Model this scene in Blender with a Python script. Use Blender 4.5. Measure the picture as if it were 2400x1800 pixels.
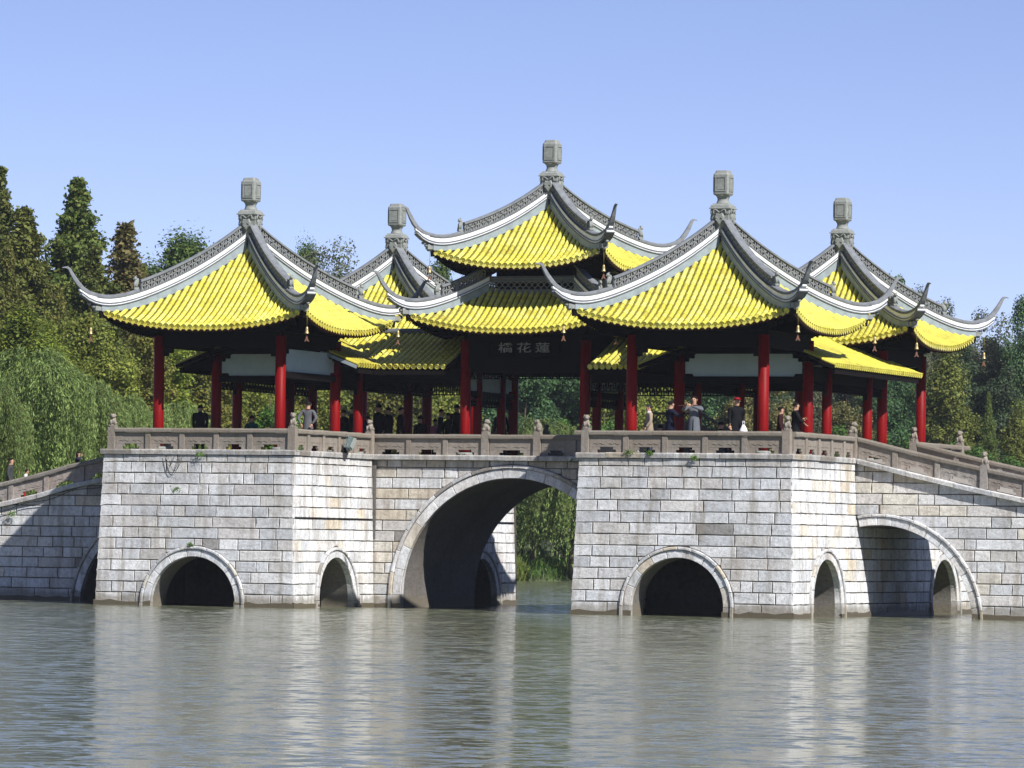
import bpy, math, random
import numpy as np
from mathutils import Vector, Matrix, Quaternion

R = math.radians
for _o in list(bpy.data.objects):
    bpy.data.objects.remove(_o)
SC = bpy.context.scene
COL = SC.collection

# ------------------------------------------------------------------ camera
CAM_POS = Vector((55.984, -141.68, 2.0823))
FPX, YAW, PITCH, ROLL = 11370.0, 0.3839, 0.0326, -0.0151
_r = Vector((math.cos(YAW), math.sin(YAW), 0))
_f = Vector((-math.sin(YAW), math.cos(YAW), 0))
_up = Vector((0, 0, 1))
_F = _f * math.cos(PITCH) + _up * math.sin(PITCH)
_U = _up * math.cos(PITCH) - _f * math.sin(PITCH)
CR = _r * math.cos(ROLL) - _U * math.sin(ROLL)
CU = _r * math.sin(ROLL) + _U * math.cos(ROLL)
camd = bpy.data.cameras.new("camera")
cam = bpy.data.objects.new("camera", camd)
COL.objects.link(cam)
cam.matrix_world = Matrix(((CR.x, CU.x, -_F.x, CAM_POS.x), (CR.y, CU.y, -_F.y, CAM_POS.y),
                           (CR.z, CU.z, -_F.z, CAM_POS.z), (0, 0, 0, 1)))
camd.sensor_width = 36.0
camd.lens = 36.0 * FPX / 2400.0
camd.clip_start = 1.0
camd.clip_end = 4000.0
SC.camera = cam

# ------------------------------------------------------------------ sky and sun
SUN_EL, SUN_AZ = R(43.0), R(60.0)          # azimuth measured from -Y towards +X
world = bpy.data.worlds.new("World")
SC.world = world
world.use_nodes = True
_nt = world.node_tree
_sky = _nt.nodes.new("ShaderNodeTexSky")
_sky.sky_type = 'NISHITA'
_sky.sun_disc = False
_sky.sun_elevation = SUN_EL
_sky.sun_rotation = R(180) - SUN_AZ
_sky.altitude = 3000
_sky.air_density = 0.75
_sky.dust_density = 0.0
_sky.ozone_density = 4.0
_mul = _nt.nodes.new("ShaderNodeMixRGB")
_mul.blend_type = 'MULTIPLY'
_mul.inputs[0].default_value = 1.0
_mul.inputs[2].default_value = (1.34, 1.05, 1.08, 1)
_nt.links.new(_sky.outputs[0], _mul.inputs[1])
_nt.links.new(_mul.outputs[0], _nt.nodes["Background"].inputs[0])
_nt.nodes["Background"].inputs[1].default_value = 0.085
_sd = bpy.data.lights.new("sun", 'SUN')
_sd.energy = 5.0
_sd.angle = R(0.5)
_sd.color = (1.0, 0.965, 0.91)
sun = bpy.data.objects.new("sun", _sd)
COL.objects.link(sun)
_dir = Vector((math.sin(SUN_AZ) * math.cos(SUN_EL), -math.cos(SUN_AZ) * math.cos(SUN_EL), math.sin(SUN_EL)))
sun.rotation_mode = 'QUATERNION'
sun.rotation_quaternion = _dir.to_track_quat('Z', 'Y')
sun.location = _dir * 300

SC.view_settings.view_transform = 'Standard'
SC.view_settings.look = 'None'
SC.view_settings.exposure = 0.5
SC.view_settings.gamma = 1.0
SC.view_settings.use_curve_mapping = False
SC.render.engine = 'CYCLES'
SC.cycles.max_bounces = 8
SC.cycles.diffuse_bounces = 3
SC.cycles.glossy_bounces = 3
SC.cycles.transmission_bounces = 2
SC.cycles.transparent_max_bounces = 4
SC.cycles.caustics_reflective = False
SC.cycles.caustics_refractive = False

RNG = random.Random(7)


# ------------------------------------------------------------------ helpers
class MB:
    """collects geometry that becomes one mesh object"""

    def __init__(self):
        self.v, self.f, self.s, self.m, self.c = [], [], [], [], []
        self.cur = None

    def add(self, verts, faces, smooth=False, mat=0, col=None):
        b = len(self.v)
        self.v.extend([tuple(p) for p in verts])
        self.c.extend([col or self.cur or (0.5, 0.5, 0.5)] * len(verts))
        for f in faces:
            self.f.append([b + i for i in f])
            self.s.append(smooth)
            self.m.append(mat)

    def box(self, c, s, mat=0, rot=None, taper=1.0, col=None):
        hx, hy, hz = s[0] / 2, s[1] / 2, s[2] / 2
        pts = []
        for z, t in ((-hz, 1.0), (hz, taper)):
            for x, y in ((-hx, -hy), (hx, -hy), (hx, hy), (-hx, hy)):
                p = Vector((x * t, y * t, z))
                if rot is not None:
                    p = rot @ p
                pts.append((c[0] + p.x, c[1] + p.y, c[2] + p.z))
        self.add(pts, [(0, 3, 2, 1), (4, 5, 6, 7), (0, 1, 5, 4), (1, 2, 6, 5), (2, 3, 7, 6), (3, 0, 4, 7)], False, mat, col)

    def bar(self, a, b, w, h, up=Vector((0, 0, 1)), mat=0, col=None, caps=True):
        a, b = Vector(a), Vector(b)
        d = (b - a)
        if d.length < 1e-6:
            return
        d.normalize()
        s = d.cross(up)
        if s.length < 1e-4:
            s = d.cross(Vector((1, 0, 0)))
        s.normalize()
        u = s.cross(d)
        pts = []
        for p in (a, b):
            for i, j in ((-1, -1), (1, -1), (1, 1), (-1, 1)):
                pts.append(p + s * (i * w / 2) + u * (j * h / 2))
        fs = [(0, 1, 5, 4), (1, 2, 6, 5), (2, 3, 7, 6), (3, 0, 4, 7)]
        if caps:
            fs += [(0, 3, 2, 1), (4, 5, 6, 7)]
        self.add(pts, fs, False, mat, col)

    def profile(self, a, b, prof, side, up=Vector((0, 0, 1)), mat=0, col=None, caps=True):
        """prof: (lateral, vertical) polygon swept from a to b"""
        a, b, side = Vector(a), Vector(b), Vector(side)
        n = len(prof)
        pts = [a + side * l + up * h for l, h in prof] + [b + side * l + up * h for l, h in prof]
        fs = [(i, (i + 1) % n, n + (i + 1) % n, n + i) for i in range(n)]
        if caps:
            fs += [tuple(range(n - 1, -1, -1)), tuple(range(n, 2 * n))]
        self.add(pts, fs, False, mat, col)

    def tube(self, pts, rad, n=8, mat=0, smooth=True, caps=True, col=None):
        pts = [Vector(p) for p in pts]
        vs, fs = [], []
        prev = None
        for i, p in enumerate(pts):
            d = (pts[min(i + 1, len(pts) - 1)] - pts[max(i - 1, 0)])
            d.normalize()
            if prev is None:
                x = d.cross(Vector((0.31, 0.77, 0.55)))
                if x.length < 0.1:
                    x = d.cross(Vector((1, 0, 0)))
            else:
                x = prev - d * prev.dot(d)
            x.normalize()
            prev = x
            y = d.cross(x)
            r = rad[i] if hasattr(rad, '__len__') else rad
            for k in range(n):
                a = 2 * math.pi * k / n
                vs.append(p + x * (math.cos(a) * r) + y * (math.sin(a) * r))
        for i in range(len(pts) - 1):
            for k in range(n):
                fs.append((i * n + k, i * n + (k + 1) % n, (i + 1) * n + (k + 1) % n, (i + 1) * n + k))
        self.add(vs, fs, smooth, mat, col)
        if caps:
            b = len(self.v) - len(vs)
            self.f.append([b + k for k in range(n - 1, -1, -1)]); self.s.append(False); self.m.append(mat)
            e = b + (len(pts) - 1) * n
            self.f.append([e + k for k in range(n)]); self.s.append(False); self.m.append(mat)

    def lathe(self, prof, c=(0, 0, 0), n=12, mat=0, smooth=True, sq=False, rot0=0.0, col=None, caps=True):
        """prof: list of (r, z); sq -> r is the half side of a square"""
        vs, fs = [], []
        if sq:
            n = 4
            rot0 = math.pi / 4
        k2 = math.sqrt(2) if sq else 1.0
        for r, z in prof:
            for k in range(n):
                a = 2 * math.pi * k / n + rot0
                vs.append((c[0] + math.cos(a) * r * k2, c[1] + math.sin(a) * r * k2, c[2] + z))
        for i in range(len(prof) - 1):
            for k in range(n):
                fs.append((i * n + k, i * n + (k + 1) % n, (i + 1) * n + (k + 1) % n, (i + 1) * n + k))
        if caps:
            fs.append(tuple(range(n - 1, -1, -1)))
            e = (len(prof) - 1) * n
            fs.append(tuple(range(e, e + n)))
        self.add(vs, fs, smooth and not sq, mat, col)

    def ball(self, c, r, n=8, m=6, mat=0, rot=None, col=None):
        vs, fs = [], []
        r = r if hasattr(r, '__len__') else (r, r, r)
        for i in range(m + 1):
            t = math.pi * i / m
            for k in range(n):
                a = 2 * math.pi * k / n
                p = Vector((r[0] * math.sin(t) * math.cos(a), r[1] * math.sin(t) * math.sin(a), r[2] * math.cos(t)))
                if rot is not None:
                    p = rot @ p
                vs.append((c[0] + p.x, c[1] + p.y, c[2] + p.z))
        for i in range(m):
            for k in range(n):
                fs.append((i * n + k, (i + 1) * n + k, (i + 1) * n + (k + 1) % n, i * n + (k + 1) % n))
        self.add(vs, fs, True, mat, col)

    def mesh(self, name, mats):
        me = bpy.data.meshes.new(name)
        me.from_pydata(self.v, [], self.f)
        for m in (mats if isinstance(mats, (list, tuple)) else [mats]):
            me.materials.append(m)
        me.polygons.foreach_set('use_smooth', self.s)
        me.polygons.foreach_set('material_index', self.m)
        at = me.color_attributes.new('col', 'FLOAT_COLOR', 'POINT')
        c = np.ones((len(self.v), 4), dtype=np.float32)
        if len(self.v):
            c[:, :3] = np.array(self.c, dtype=np.float32)
        at.data.foreach_set('color', c.ravel())
        me.update()
        return me

    def build(self, name, mats, parent=None, loc=None):
        return link(name, self.mesh(name, mats), parent, loc)


def link(name, me, parent=None, loc=None):
    o = bpy.data.objects.new(name, me)
    COL.objects.link(o)
    if parent is not None:
        o.parent = parent
    if loc is not None:
        o.location = loc
    return o


def tag(o, label=None, cat=None, group=None, kind=None):
    if label: o['label'] = label
    if cat: o['category'] = cat
    if group: o['group'] = group
    if kind: o['kind'] = kind
    return o


def thing(name, loc, label, cat, group=None, rz=0.0):
    o = link(name, None, None, loc)
    o.rotation_euler = (0, 0, rz)
    return tag(o, label, cat, group)


def copy_tree(o, parent=None):
    c = o.copy()
    COL.objects.link(c)
    c.parent = parent
    for ch in o.children:
        copy_tree(ch, c)
    return c


def cam_point(px, depth):
    """ground position (x, y) at a pixel column of the photograph's 2400 px frame, at a distance along the view"""
    u = (px - 1200.0) / FPX * depth
    p = CAM_POS + _f * depth + _r * u
    return p.x, p.y


def cam_height(py, depth):
    return CAM_POS.z + depth * ((900.0 - py) / FPX + math.tan(PITCH))


# ------------------------------------------------------------------ materials
def mat_new(name):
    m = bpy.data.materials.new(name)
    m.use_nodes = True
    nt = m.node_tree
    return m, nt, nt.nodes['Principled BSDF']


def N(nt, t, **kw):
    n = nt.nodes.new(t)
    for k, v in kw.items():
        if hasattr(n, k):
            setattr(n, k, v)
        else:
            n.inputs[k].default_value = v
    return n


def noise(nt, scale, detail=4.0, rough=0.6, vec=None):
    n = N(nt, 'ShaderNodeTexNoise')
    n.inputs['Scale'].default_value = scale
    n.inputs['Detail'].default_value = detail
    n.inputs['Roughness'].default_value = rough
    if vec is not None:
        nt.links.new(vec, n.inputs['Vector'])
    return n


def ramp(nt, fac, stops):
    n = N(nt, 'ShaderNodeValToRGB')
    el = n.color_ramp.elements
    while len(el) > 1:
        el.remove(el[-1])
    el[0].position, el[0].color = stops[0][0], (*stops[0][1], 1)
    for p, c in stops[1:]:
        e = el.new(p)
        e.color = (*c, 1)
    nt.links.new(fac, n.inputs[0])
    return n


def mix(nt, fac, a, b, mode='MIX'):
    n = N(nt, 'ShaderNodeMixRGB')
    n.blend_type = mode
    for i, x in ((0, fac), (1, a), (2, b)):
        if isinstance(x, (int, float)):
            n.inputs[i].default_value = x
        elif isinstance(x, tuple):
            n.inputs[i].default_value = (*x, 1)
        else:
            nt.links.new(x, n.inputs[i])
    return n.outputs[0]


def worldpos(nt, scale=None):
    g = N(nt, 'ShaderNodeNewGeometry')
    if scale is None:
        return g.outputs['Position']
    m = N(nt, 'ShaderNodeMapping')
    m.inputs['Scale'].default_value = scale
    nt.links.new(g.outputs['Position'], m.inputs['Vector'])
    return m.outputs[0]


def bump(nt, bsdf, height, strength=0.3, dist=0.02):
    b = N(nt, 'ShaderNodeBump')
    b.inputs['Strength'].default_value = strength
    b.inputs['Distance'].default_value = dist
    nt.links.new(height, b.inputs['Height'])
    nt.links.new(b.outputs[0], bsdf.inputs['Normal'])
    return b


def GR(v):
    return (v, v, v)


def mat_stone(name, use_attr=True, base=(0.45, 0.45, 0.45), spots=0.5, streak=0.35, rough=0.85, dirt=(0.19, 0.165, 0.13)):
    m, nt, b = mat_new(name)
    if use_attr:
        a = N(nt, 'ShaderNodeAttribute', attribute_name='col')
        basec = a.outputs['Color']
    else:
        basec = base
    p = worldpos(nt)
    n1 = noise(nt, 9.0, 8, 0.78, p)
    r1 = ramp(nt, n1.outputs[0], [(0.30, GR(0.45)), (0.42, GR(0.82)), (0.5, GR(1.0)), (0.70, GR(1.3))])
    c = mix(nt, 0.85, basec, r1.outputs[0], 'MULTIPLY')
    nb = noise(nt, 0.9, 4, 0.6, p)
    rb = ramp(nt, nb.outputs[0], [(0.35, (0.82, 0.81, 0.80)), (0.5, (0.99, 0.99, 0.99)), (0.65, (1.08, 1.08, 1.1))])
    c = mix(nt, 0.8, c, rb.outputs[0], 'MULTIPLY')
    n0 = noise(nt, 38.0, 4, 0.8, p)
    r0 = ramp(nt, n0.outputs[0], [(0.36, GR(0.5)), (0.5, GR(1.0)), (0.66, GR(1.25))])
    c = mix(nt, spots, c, r0.outputs[0], 'MULTIPLY')
    ps = worldpos(nt, (2.6, 2.6, 0.32))
    n2 = noise(nt, 1.6, 5, 0.62, ps)
    r2 = ramp(nt, n2.outputs[0], [(0.50, GR(0.0)), (0.68, GR(1.0))])
    fs = N(nt, 'ShaderNodeMath', operation='MULTIPLY')
    nt.links.new(r2.outputs[0], fs.inputs[0])
    fs.inputs[1].default_value = streak
    c = mix(nt, fs.outputs[0], c, dirt)
    # damp, silty band that the lake leaves on the masonry
    sx_ = N(nt, 'ShaderNodeSeparateXYZ')
    nt.links.new(p, sx_.inputs[0])
    nd_ = noise(nt, 2.2, 4, 0.65, worldpos(nt, (1.0, 1.0, 0.4)))
    ad_ = N(nt, 'ShaderNodeMath', operation='MULTIPLY_ADD')
    nt.links.new(nd_.outputs[0], ad_.inputs[0])
    ad_.inputs[1].default_value = -0.5
    nt.links.new(sx_.outputs['Z'], ad_.inputs[2])
    rd_ = ramp(nt, ad_.outputs[0], [(-0.0, GR(0.0)), (0.16, GR(1.0))])
    rd_.color_ramp.elements[0].color = (0.6, 0.6, 0.6, 1)
    rd_.color_ramp.elements[1].color = (0.0, 0.0, 0.0, 1)
    c = mix(nt, rd_.outputs[0], c, (0.17, 0.145, 0.10))
    nu_ = noise(nt, 1.3, 5, 0.7, worldpos(nt, (3.2, 3.2, 0.25)))
    au_ = N(nt, 'ShaderNodeMath', operation='MULTIPLY_ADD')
    nt.links.new(nu_.outputs[0], au_.inputs[0])
    au_.inputs[1].default_value = 2.6
    nt.links.new(sx_.outputs['Z'], au_.inputs[2])
    mr_ = N(nt, 'ShaderNodeMapRange')
    nt.links.new(au_.outputs[0], mr_.inputs[0])
    mr_.inputs['From Min'].default_value = 5.35
    mr_.inputs['From Max'].default_value = 6.3
    mr_.inputs['To Max'].default_value = 0.6
    c = mix(nt, mr_.outputs[0], c, (0.20, 0.17, 0.13))
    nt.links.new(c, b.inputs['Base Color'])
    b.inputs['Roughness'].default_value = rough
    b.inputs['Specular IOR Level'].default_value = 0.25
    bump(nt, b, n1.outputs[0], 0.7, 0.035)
    return m


def mat_plain(name, col, rough=0.6, var=0.25, scale=6.0, metal=0.0, spec=0.4, bumps=0.0, attr=False):
    m, nt, b = mat_new(name)
    p = worldpos(nt)
    n1 = noise(nt, scale, 5, 0.65, p)
    r1 = ramp(nt, n1.outputs[0], [(0.25, GR(1 - var)), (0.55, GR(1.0)), (0.8, GR(1 + var * 0.5))])
    basec = col
    if attr:
        basec = N(nt, 'ShaderNodeAttribute', attribute_name='col').outputs['Color']
    nt.links.new(mix(nt, 1.0, basec, r1.outputs[0], 'MULTIPLY'), b.inputs['Base Color'])
    b.inputs['Roughness'].default_value = rough
    b.inputs['Metallic'].default_value = metal
    b.inputs['Specular IOR Level'].default_value = spec
    if bumps:
        bump(nt, b, n1.outputs[0], bumps, 0.02)
    return m


M_STONE = mat_stone('granite_block', streak=0.55, dirt=(0.24, 0.20, 0.15))
M_RAIL = mat_stone('weathered_rail_stone', True, spots=0.55, streak=0.5, dirt=(0.13, 0.11, 0.085))
M_WET = mat_stone('wet_algae_stone', False, (0.034, 0.026, 0.015), streak=0.6, dirt=(0.012, 0.010, 0.006), rough=0.5)
M_MORTAR = mat_plain('lime_mortar', (0.13, 0.115, 0.09), 0.95, 0.45, 5.0)
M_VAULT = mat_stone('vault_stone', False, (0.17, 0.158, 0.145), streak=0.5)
M_PLASTER = mat_plain('white_ridge_plaster', (0.78, 0.79, 0.80), 0.7, 0.22, 2.5)
M_PALE = mat_plain('pale_blue_ridge_plaster', (0.27, 0.32, 0.35), 0.8, 0.35, 3.0)
M_GREY = mat_plain('grey_brick_trim', (0.14, 0.152, 0.17), 0.8, 0.3, 7.0)
M_LATT = mat_plain('grey_fretwork', (0.24, 0.25, 0.25), 0.85, 0.35, 8.0)
M_CARVE = mat_plain('carved_grey_brick', (0.25, 0.265, 0.25), 0.85, 0.35, 9.0, bumps=0.3)
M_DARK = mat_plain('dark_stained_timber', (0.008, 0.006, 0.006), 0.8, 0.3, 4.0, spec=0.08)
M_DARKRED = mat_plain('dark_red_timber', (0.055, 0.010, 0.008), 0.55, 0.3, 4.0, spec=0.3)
M_PANEL = mat_plain('pale_limewash_panel', (0.44, 0.55, 0.55), 0.85, 0.15, 1.5)
M_DECK = mat_stone('deck_paving', False, (0.30, 0.28, 0.25), streak=0.1)
M_BRONZE = mat_plain('brass_bell_metal', (0.50, 0.38, 0.17), 0.4, 0.3, 20.0, metal=0.6)
M_COPPER = mat_plain('reddish_clapper_plate', (0.20, 0.095, 0.06), 0.55, 0.3, 20.0, metal=0.2)
M_CORD = mat_plain('bell_cord', (0.30, 0.24, 0.06), 0.8, 0.2)
M_LETTER = mat_plain('faded_white_lettering', (0.27, 0.27, 0.26), 0.8, 0.5, 12.0)
M_METAL = mat_plain('painted_metal', (0.16, 0.21, 0.21), 0.5, 0.3, 12.0, metal=0.2)
M_CABLE = mat_plain('black_cable', (0.02, 0.02, 0.02), 0.6, 0.2)
M_BARK = mat_plain('bark', (0.075, 0.055, 0.04), 0.95, 0.45, 8.0, bumps=0.4)
M_SKIN = mat_plain('skin', (0.50, 0.30, 0.21), 0.6, 0.1)
M_CLOTH = mat_plain('clothing', (0.1, 0.1, 0.1), 0.9, 0.25, 14.0, attr=True, spec=0.1)
M_PLASTIC = mat_plain('white_plastic', (0.8, 0.8, 0.82), 0.5, 0.1)


def mat_glaze():
    m, nt, b = mat_new('yellow_glazed_tile')
    p = worldpos(nt)
    a = N(nt, 'ShaderNodeAttribute', attribute_name='col')
    info = N(nt, 'ShaderNodeObjectInfo')
    r = ramp(nt, info.outputs['Random'], [(0.0, (0.60, 0.53, 0.065)), (0.3, (0.68, 0.63, 0.10)), (0.7, (0.73, 0.69, 0.17)), (0.93, (0.62, 0.55, 0.075)), (1.0, (0.48, 0.42, 0.06))])
    c = mix(nt, 1.0, r.outputs[0], a.outputs['Color'], 'MULTIPLY')
    n1 = noise(nt, 14.0, 5, 0.7, p)
    r1 = ramp(nt, n1.outputs[0], [(0.30, GR(0.55)), (0.46, GR(0.95)), (0.8, GR(1.1))])
    c = mix(nt, 0.8, c, r1.outputs[0], 'MULTIPLY')
    n2 = noise(nt, 1.1, 5, 0.65, worldpos(nt, (1.0, 1.0, 1.6)))
    r2 = ramp(nt, n2.outputs[0], [(0.34, (0.70, 0.72, 0.80)), (0.48, (0.95, 0.95, 0.97)), (0.62, (1.05, 1.05, 1.1))])
    c = mix(nt, 0.9, c, r2.outputs[0], 'MULTIPLY')
    n3 = noise(nt, 5.0, 6, 0.75, p)
    r3 = ramp(nt, n3.outputs[0], [(0.62, GR(0.0)), (0.74, GR(0.55))])
    c = mix(nt, r3.outputs[0], c, (0.16, 0.13, 0.05))
    nt.links.new(c, b.inputs['Base Color'])
    b.inputs['Roughness'].default_value = 0.38
    b.inputs['Specular IOR Level'].default_value = 0.45
    bump(nt, b, n1.outputs[0], 0.15, 0.01)
    return m


M_TILE = mat_glaze()


def mat_red():
    m, nt, b = mat_new('red_lacquer')
    p = worldpos(nt, (3, 3, 0.5))
    n1 = noise(nt, 3.0, 5, 0.65, p)
    r1 = ramp(nt, n1.outputs[0], [(0.3, (0.14, 0.001, 0.001)), (0.55, (0.20, 0.0015, 0.0015)), (0.8, (0.235, 0.002, 0.002))])
    nt.links.new(r1.outputs[0], b.inputs['Base Color'])
    b.inputs['Roughness'].default_value = 0.5
    b.inputs['Specular IOR Level'].default_value = 0.15
    return m


M_RED = mat_red()


def mat_leaf(name, transl=0.35):
    m, nt, b = mat_new(name)
    a = N(nt, 'ShaderNodeAttribute', attribute_name='col')
    info = N(nt, 'ShaderNodeObjectInfo')
    h = N(nt, 'ShaderNodeHueSaturation')
    h.inputs['Saturation'].default_value = 1.0
    mr = N(nt, 'ShaderNodeMapRange')
    mr.inputs['To Min'].default_value = 0.8
    mr.inputs['To Max'].default_value = 1.2
    nt.links.new(info.outputs['Random'], mr.inputs[0])
    nt.links.new(mr.outputs[0], h.inputs['Value'])
    nt.links.new(a.outputs['Color'], h.inputs['Color'])
    nt.links.new(h.outputs[0], b.inputs['Base Color'])
    b.inputs['Roughness'].default_value = 0.6
    b.inputs['Specular IOR Level'].default_value = 0.2
    t = N(nt, 'ShaderNodeBsdfTranslucent')
    nt.links.new(h.outputs[0], t.inputs['Color'])
    ms = N(nt, 'ShaderNodeMixShader')
    ms.inputs[0].default_value = transl
    nt.links.new(b.outputs[0], ms.inputs[1])
    nt.links.new(t.outputs[0], ms.inputs[2])
    nt.links.new(ms.outputs[0], nt.nodes['Material Output'].inputs['Surface'])
    return m


M_LEAF = mat_leaf('foliage')


def mat_water():
    m, nt, b = mat_new('lake_water')
    p = worldpos(nt)
    n0 = noise(nt, 0.045, 3, 0.5, p)
    c = ramp(nt, n0.outputs[0], [(0.3, (0.125, 0.138, 0.085)), (0.7, (0.160, 0.172, 0.115))])
    nt.links.new(c.outputs[0], b.inputs['Base Color'])
    b.inputs['Roughness'].default_value = 0.10
    b.inputs['IOR'].default_value = 1.33
    b.inputs['Specular IOR Level'].default_value = 0.5
    g = N(nt, 'ShaderNodeNewGeometry')
    mp = N(nt, 'ShaderNodeMapping')
    mp.vector_type = 'TEXTURE'
    mp.inputs['Rotation'].default_value = (0, 0, YAW)
    mp.inputs['Scale'].default_value = (1.35, 1.0, 1.0)
    nt.links.new(g.outputs['Position'], mp.inputs['Vector'])
    p1 = mp.outputs[0]
    # wave slopes: the sum of several scales of two independent noises tilts the surface normal
    total = None
    for sc_, w_, dt in WAVES:
        nn = noise(nt, sc_, dt, 0.55, p1)
        sub = N(nt, 'ShaderNodeVectorMath', operation='SUBTRACT')
        nt.links.new(nn.outputs['Color'], sub.inputs[0])
        sub.inputs[1].default_value = (0.5, 0.5, 0.5)
        sca = N(nt, 'ShaderNodeVectorMath', operation='MULTIPLY')
        nt.links.new(sub.outputs[0], sca.inputs[0])
        sca.inputs[1].default_value = (w_ * 0.8, w_, 0.0)
        if total is None:
            total = sca.outputs[0]
        else:
            ad = N(nt, 'ShaderNodeVectorMath', operation='ADD')
            nt.links.new(total, ad.inputs[0])
            nt.links.new(sca.outputs[0], ad.inputs[1])
            total = ad.outputs[0]
    up = N(nt, 'ShaderNodeVectorMath', operation='ADD')
    nt.links.new(total, up.inputs[0])
    up.inputs[1].default_value = (0.0, 0.0, 1.0)
    nm = N(nt, 'ShaderNodeVectorMath', operation='NORMALIZE')
    nt.links.new(up.outputs[0], nm.inputs[0])
    nt.links.new(nm.outputs[0], b.inputs['Normal'])
    return m


HAZE = 0.0001
WAVES = ((5.0, 0.85, 2.0), (2.0, 0.58, 2.0), (0.5, 0.13, 1.0), (0.05, 0.06, 1.0))
M_WATER = mat_water()


def mat_ground():
    m, nt, b = mat_new('earth_and_grass')
    p = worldpos(nt)
    n1 = noise(nt, 0.6, 6, 0.65, p)
    c = ramp(nt, n1.outputs[0], [(0.3, (0.045, 0.040, 0.020)), (0.5, (0.055, 0.075, 0.022)), (0.75, (0.075, 0.11, 0.03))])
    nt.links.new(c.outputs[0], b.inputs['Base Color'])
    b.inputs['Roughness'].default_value = 0.95
    bump(nt, b, n1.outputs[0], 0.5, 0.2)
    return m


M_GROUND = mat_ground()

# ------------------------------------------------------------------ main dimensions (metres)
DECK = 4.75
PX, PY = 7.75, 5.71                 # centres of the corner pavilions
W = 3.0                             # half width of the core
YF = 9.03                           # front face of the piers
XI, XO = 4.55, 11.22                # inner and outer side faces of the piers
BAT = 0.03                          # batter of the walls
WTOP = 4.60


def interp(x, tab):
    xs = [t[0] for t in tab]
    ys = [t[1] for t in tab]
    return float(np.interp(x, xs, ys))


RAILR = [(0, 5.4), (0.58, 5.27), (1.64, 5.02), (2.7, 4.78), (3.73, 4.57), (5.2, 4.28), (14, 2.45)]
RAILL = [(0, 5.4), (0.5, 5.25), (1.5, 4.98), (3.0, 4.60), (4.2, 4.36), (5.3, 4.06), (6.7, 3.75), (14, 2.1)]


def ramp_deck(x):
    t = max(0.0, abs(x) - 11.1)
    return interp(t, RAILR if x > 0 else RAILL) - 0.65
XIL, XIR = 4.57, 4.36

# ------------------------------------------------------------------ ground, lake
def land_height(x, y):
    """height of the terrain: lake bed inside the lake, low banks outside"""
    d = (Vector((x, y, 0)) - Vector((CAM_POS.x, CAM_POS.y, 0))).dot(_f)      # distance along the view
    u = (Vector((x, y, 0)) - Vector((CAM_POS.x, CAM_POS.y, 0))).dot(_r)
    far = d - (262.0 + 3.0 * math.sin(u * 0.13) + 1.5 * math.sin(u * 0.41))
    left = min(-23.5 - x, y + 4.0 + 2 * math.sin(x * 0.15), -6.0 - u)
    right = min(x - 25.0, y + 4.0)
    near = (-d - 10)
    s = max(far, left, right, near)
    z = -1.6 + 2.5 * (0.5 + 0.5 * math.tanh(s * 0.7 + 0.5)) + (0.03 * max(0, s) ** 0.7 if s > 0 else 0)
    return z


def build_ground():
    ts = [-1500, -900, -500, -300, -200, -150, -120]
    us = sorted(set(ts + list(np.arange(-100, 101, 2.5)) + [-t for t in ts]))
    ds = [-900, -300, -60, -20, 0, 40, 80, 110, 130] + list(np.arange(136, 200, 4)) + list(np.arange(200, 250, 6)) + \
        list(np.arange(250, 282, 1.0)) + [285, 290, 300, 320, 360, 420, 520, 700, 1000, 1600, 2400]
    mb = MB()
    vs = []
    for d in ds:
        for u in us:
            p = CAM_POS + _f * d + _r * u
            vs.append((p.x, p.y, land_height(p.x, p.y)))
    n = len(us)
    fs = []
    for j in range(len(ds) - 1):
        for i in range(n - 1):
            a = j * n + i
            fs.append((a, a + 1, a + n + 1, a + n))
    mb.add(vs, fs, True)
    tag(mb.build('ground', M_GROUND), 'grassy lake bank and lake bed', kind='structure')
    mb = MB()
    c = CAM_POS + _f * 150
    s = 420
    mb.add([(c.x - s, c.y - s, 0), (c.x + s, c.y - s, 0), (c.x + s, c.y + s, 0), (c.x - s, c.y + s, 0)], [(0, 1, 2, 3)])
    tag(mb.build('water', M_WATER), 'rippled green-grey lake water', kind='structure')


build_ground()

# ------------------------------------------------------------------ the stone bridge
bridge = thing('stone_bridge', (0, 0, 0), 'long pale granite bridge with arches and four square piers under the five pavilions', 'bridge')
STONES = []        # (screen size, mesh builder, name, parent)
GREYS = [(0.60, 0.61, 0.62), (0.55, 0.56, 0.575), (0.64, 0.64, 0.645), (0.51, 0.52, 0.535), (0.65, 0.64, 0.63), (0.58, 0.59, 0.60), (0.69, 0.69, 0.69)]


def tone(rng, warm=0.12, pink=0.15, dark=0.03, gain=1.0):
    t = rng.random()
    if t < dark:
        c = (0.27, 0.26, 0.25)
    elif t < dark + warm:
        c = rng.choice([(0.58, 0.54, 0.47), (0.55, 0.49, 0.40), (0.60, 0.57, 0.51)])
    elif t < dark + warm + pink:
        c = rng.choice([(0.59, 0.57, 0.55), (0.55, 0.53, 0.515), (0.60, 0.585, 0.565)])
    else:
        c = rng.choice(GREYS)
    k = gain * rng.uniform(0.90, 1.10)
    return tuple(min(0.8, x * k) for x in c)


def poly_area(p):
    return 0.5 * sum(p[i][0] * p[(i + 1) % len(p)][1] - p[(i + 1) % len(p)][0] * p[i][1] for i in range(len(p)))


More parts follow.
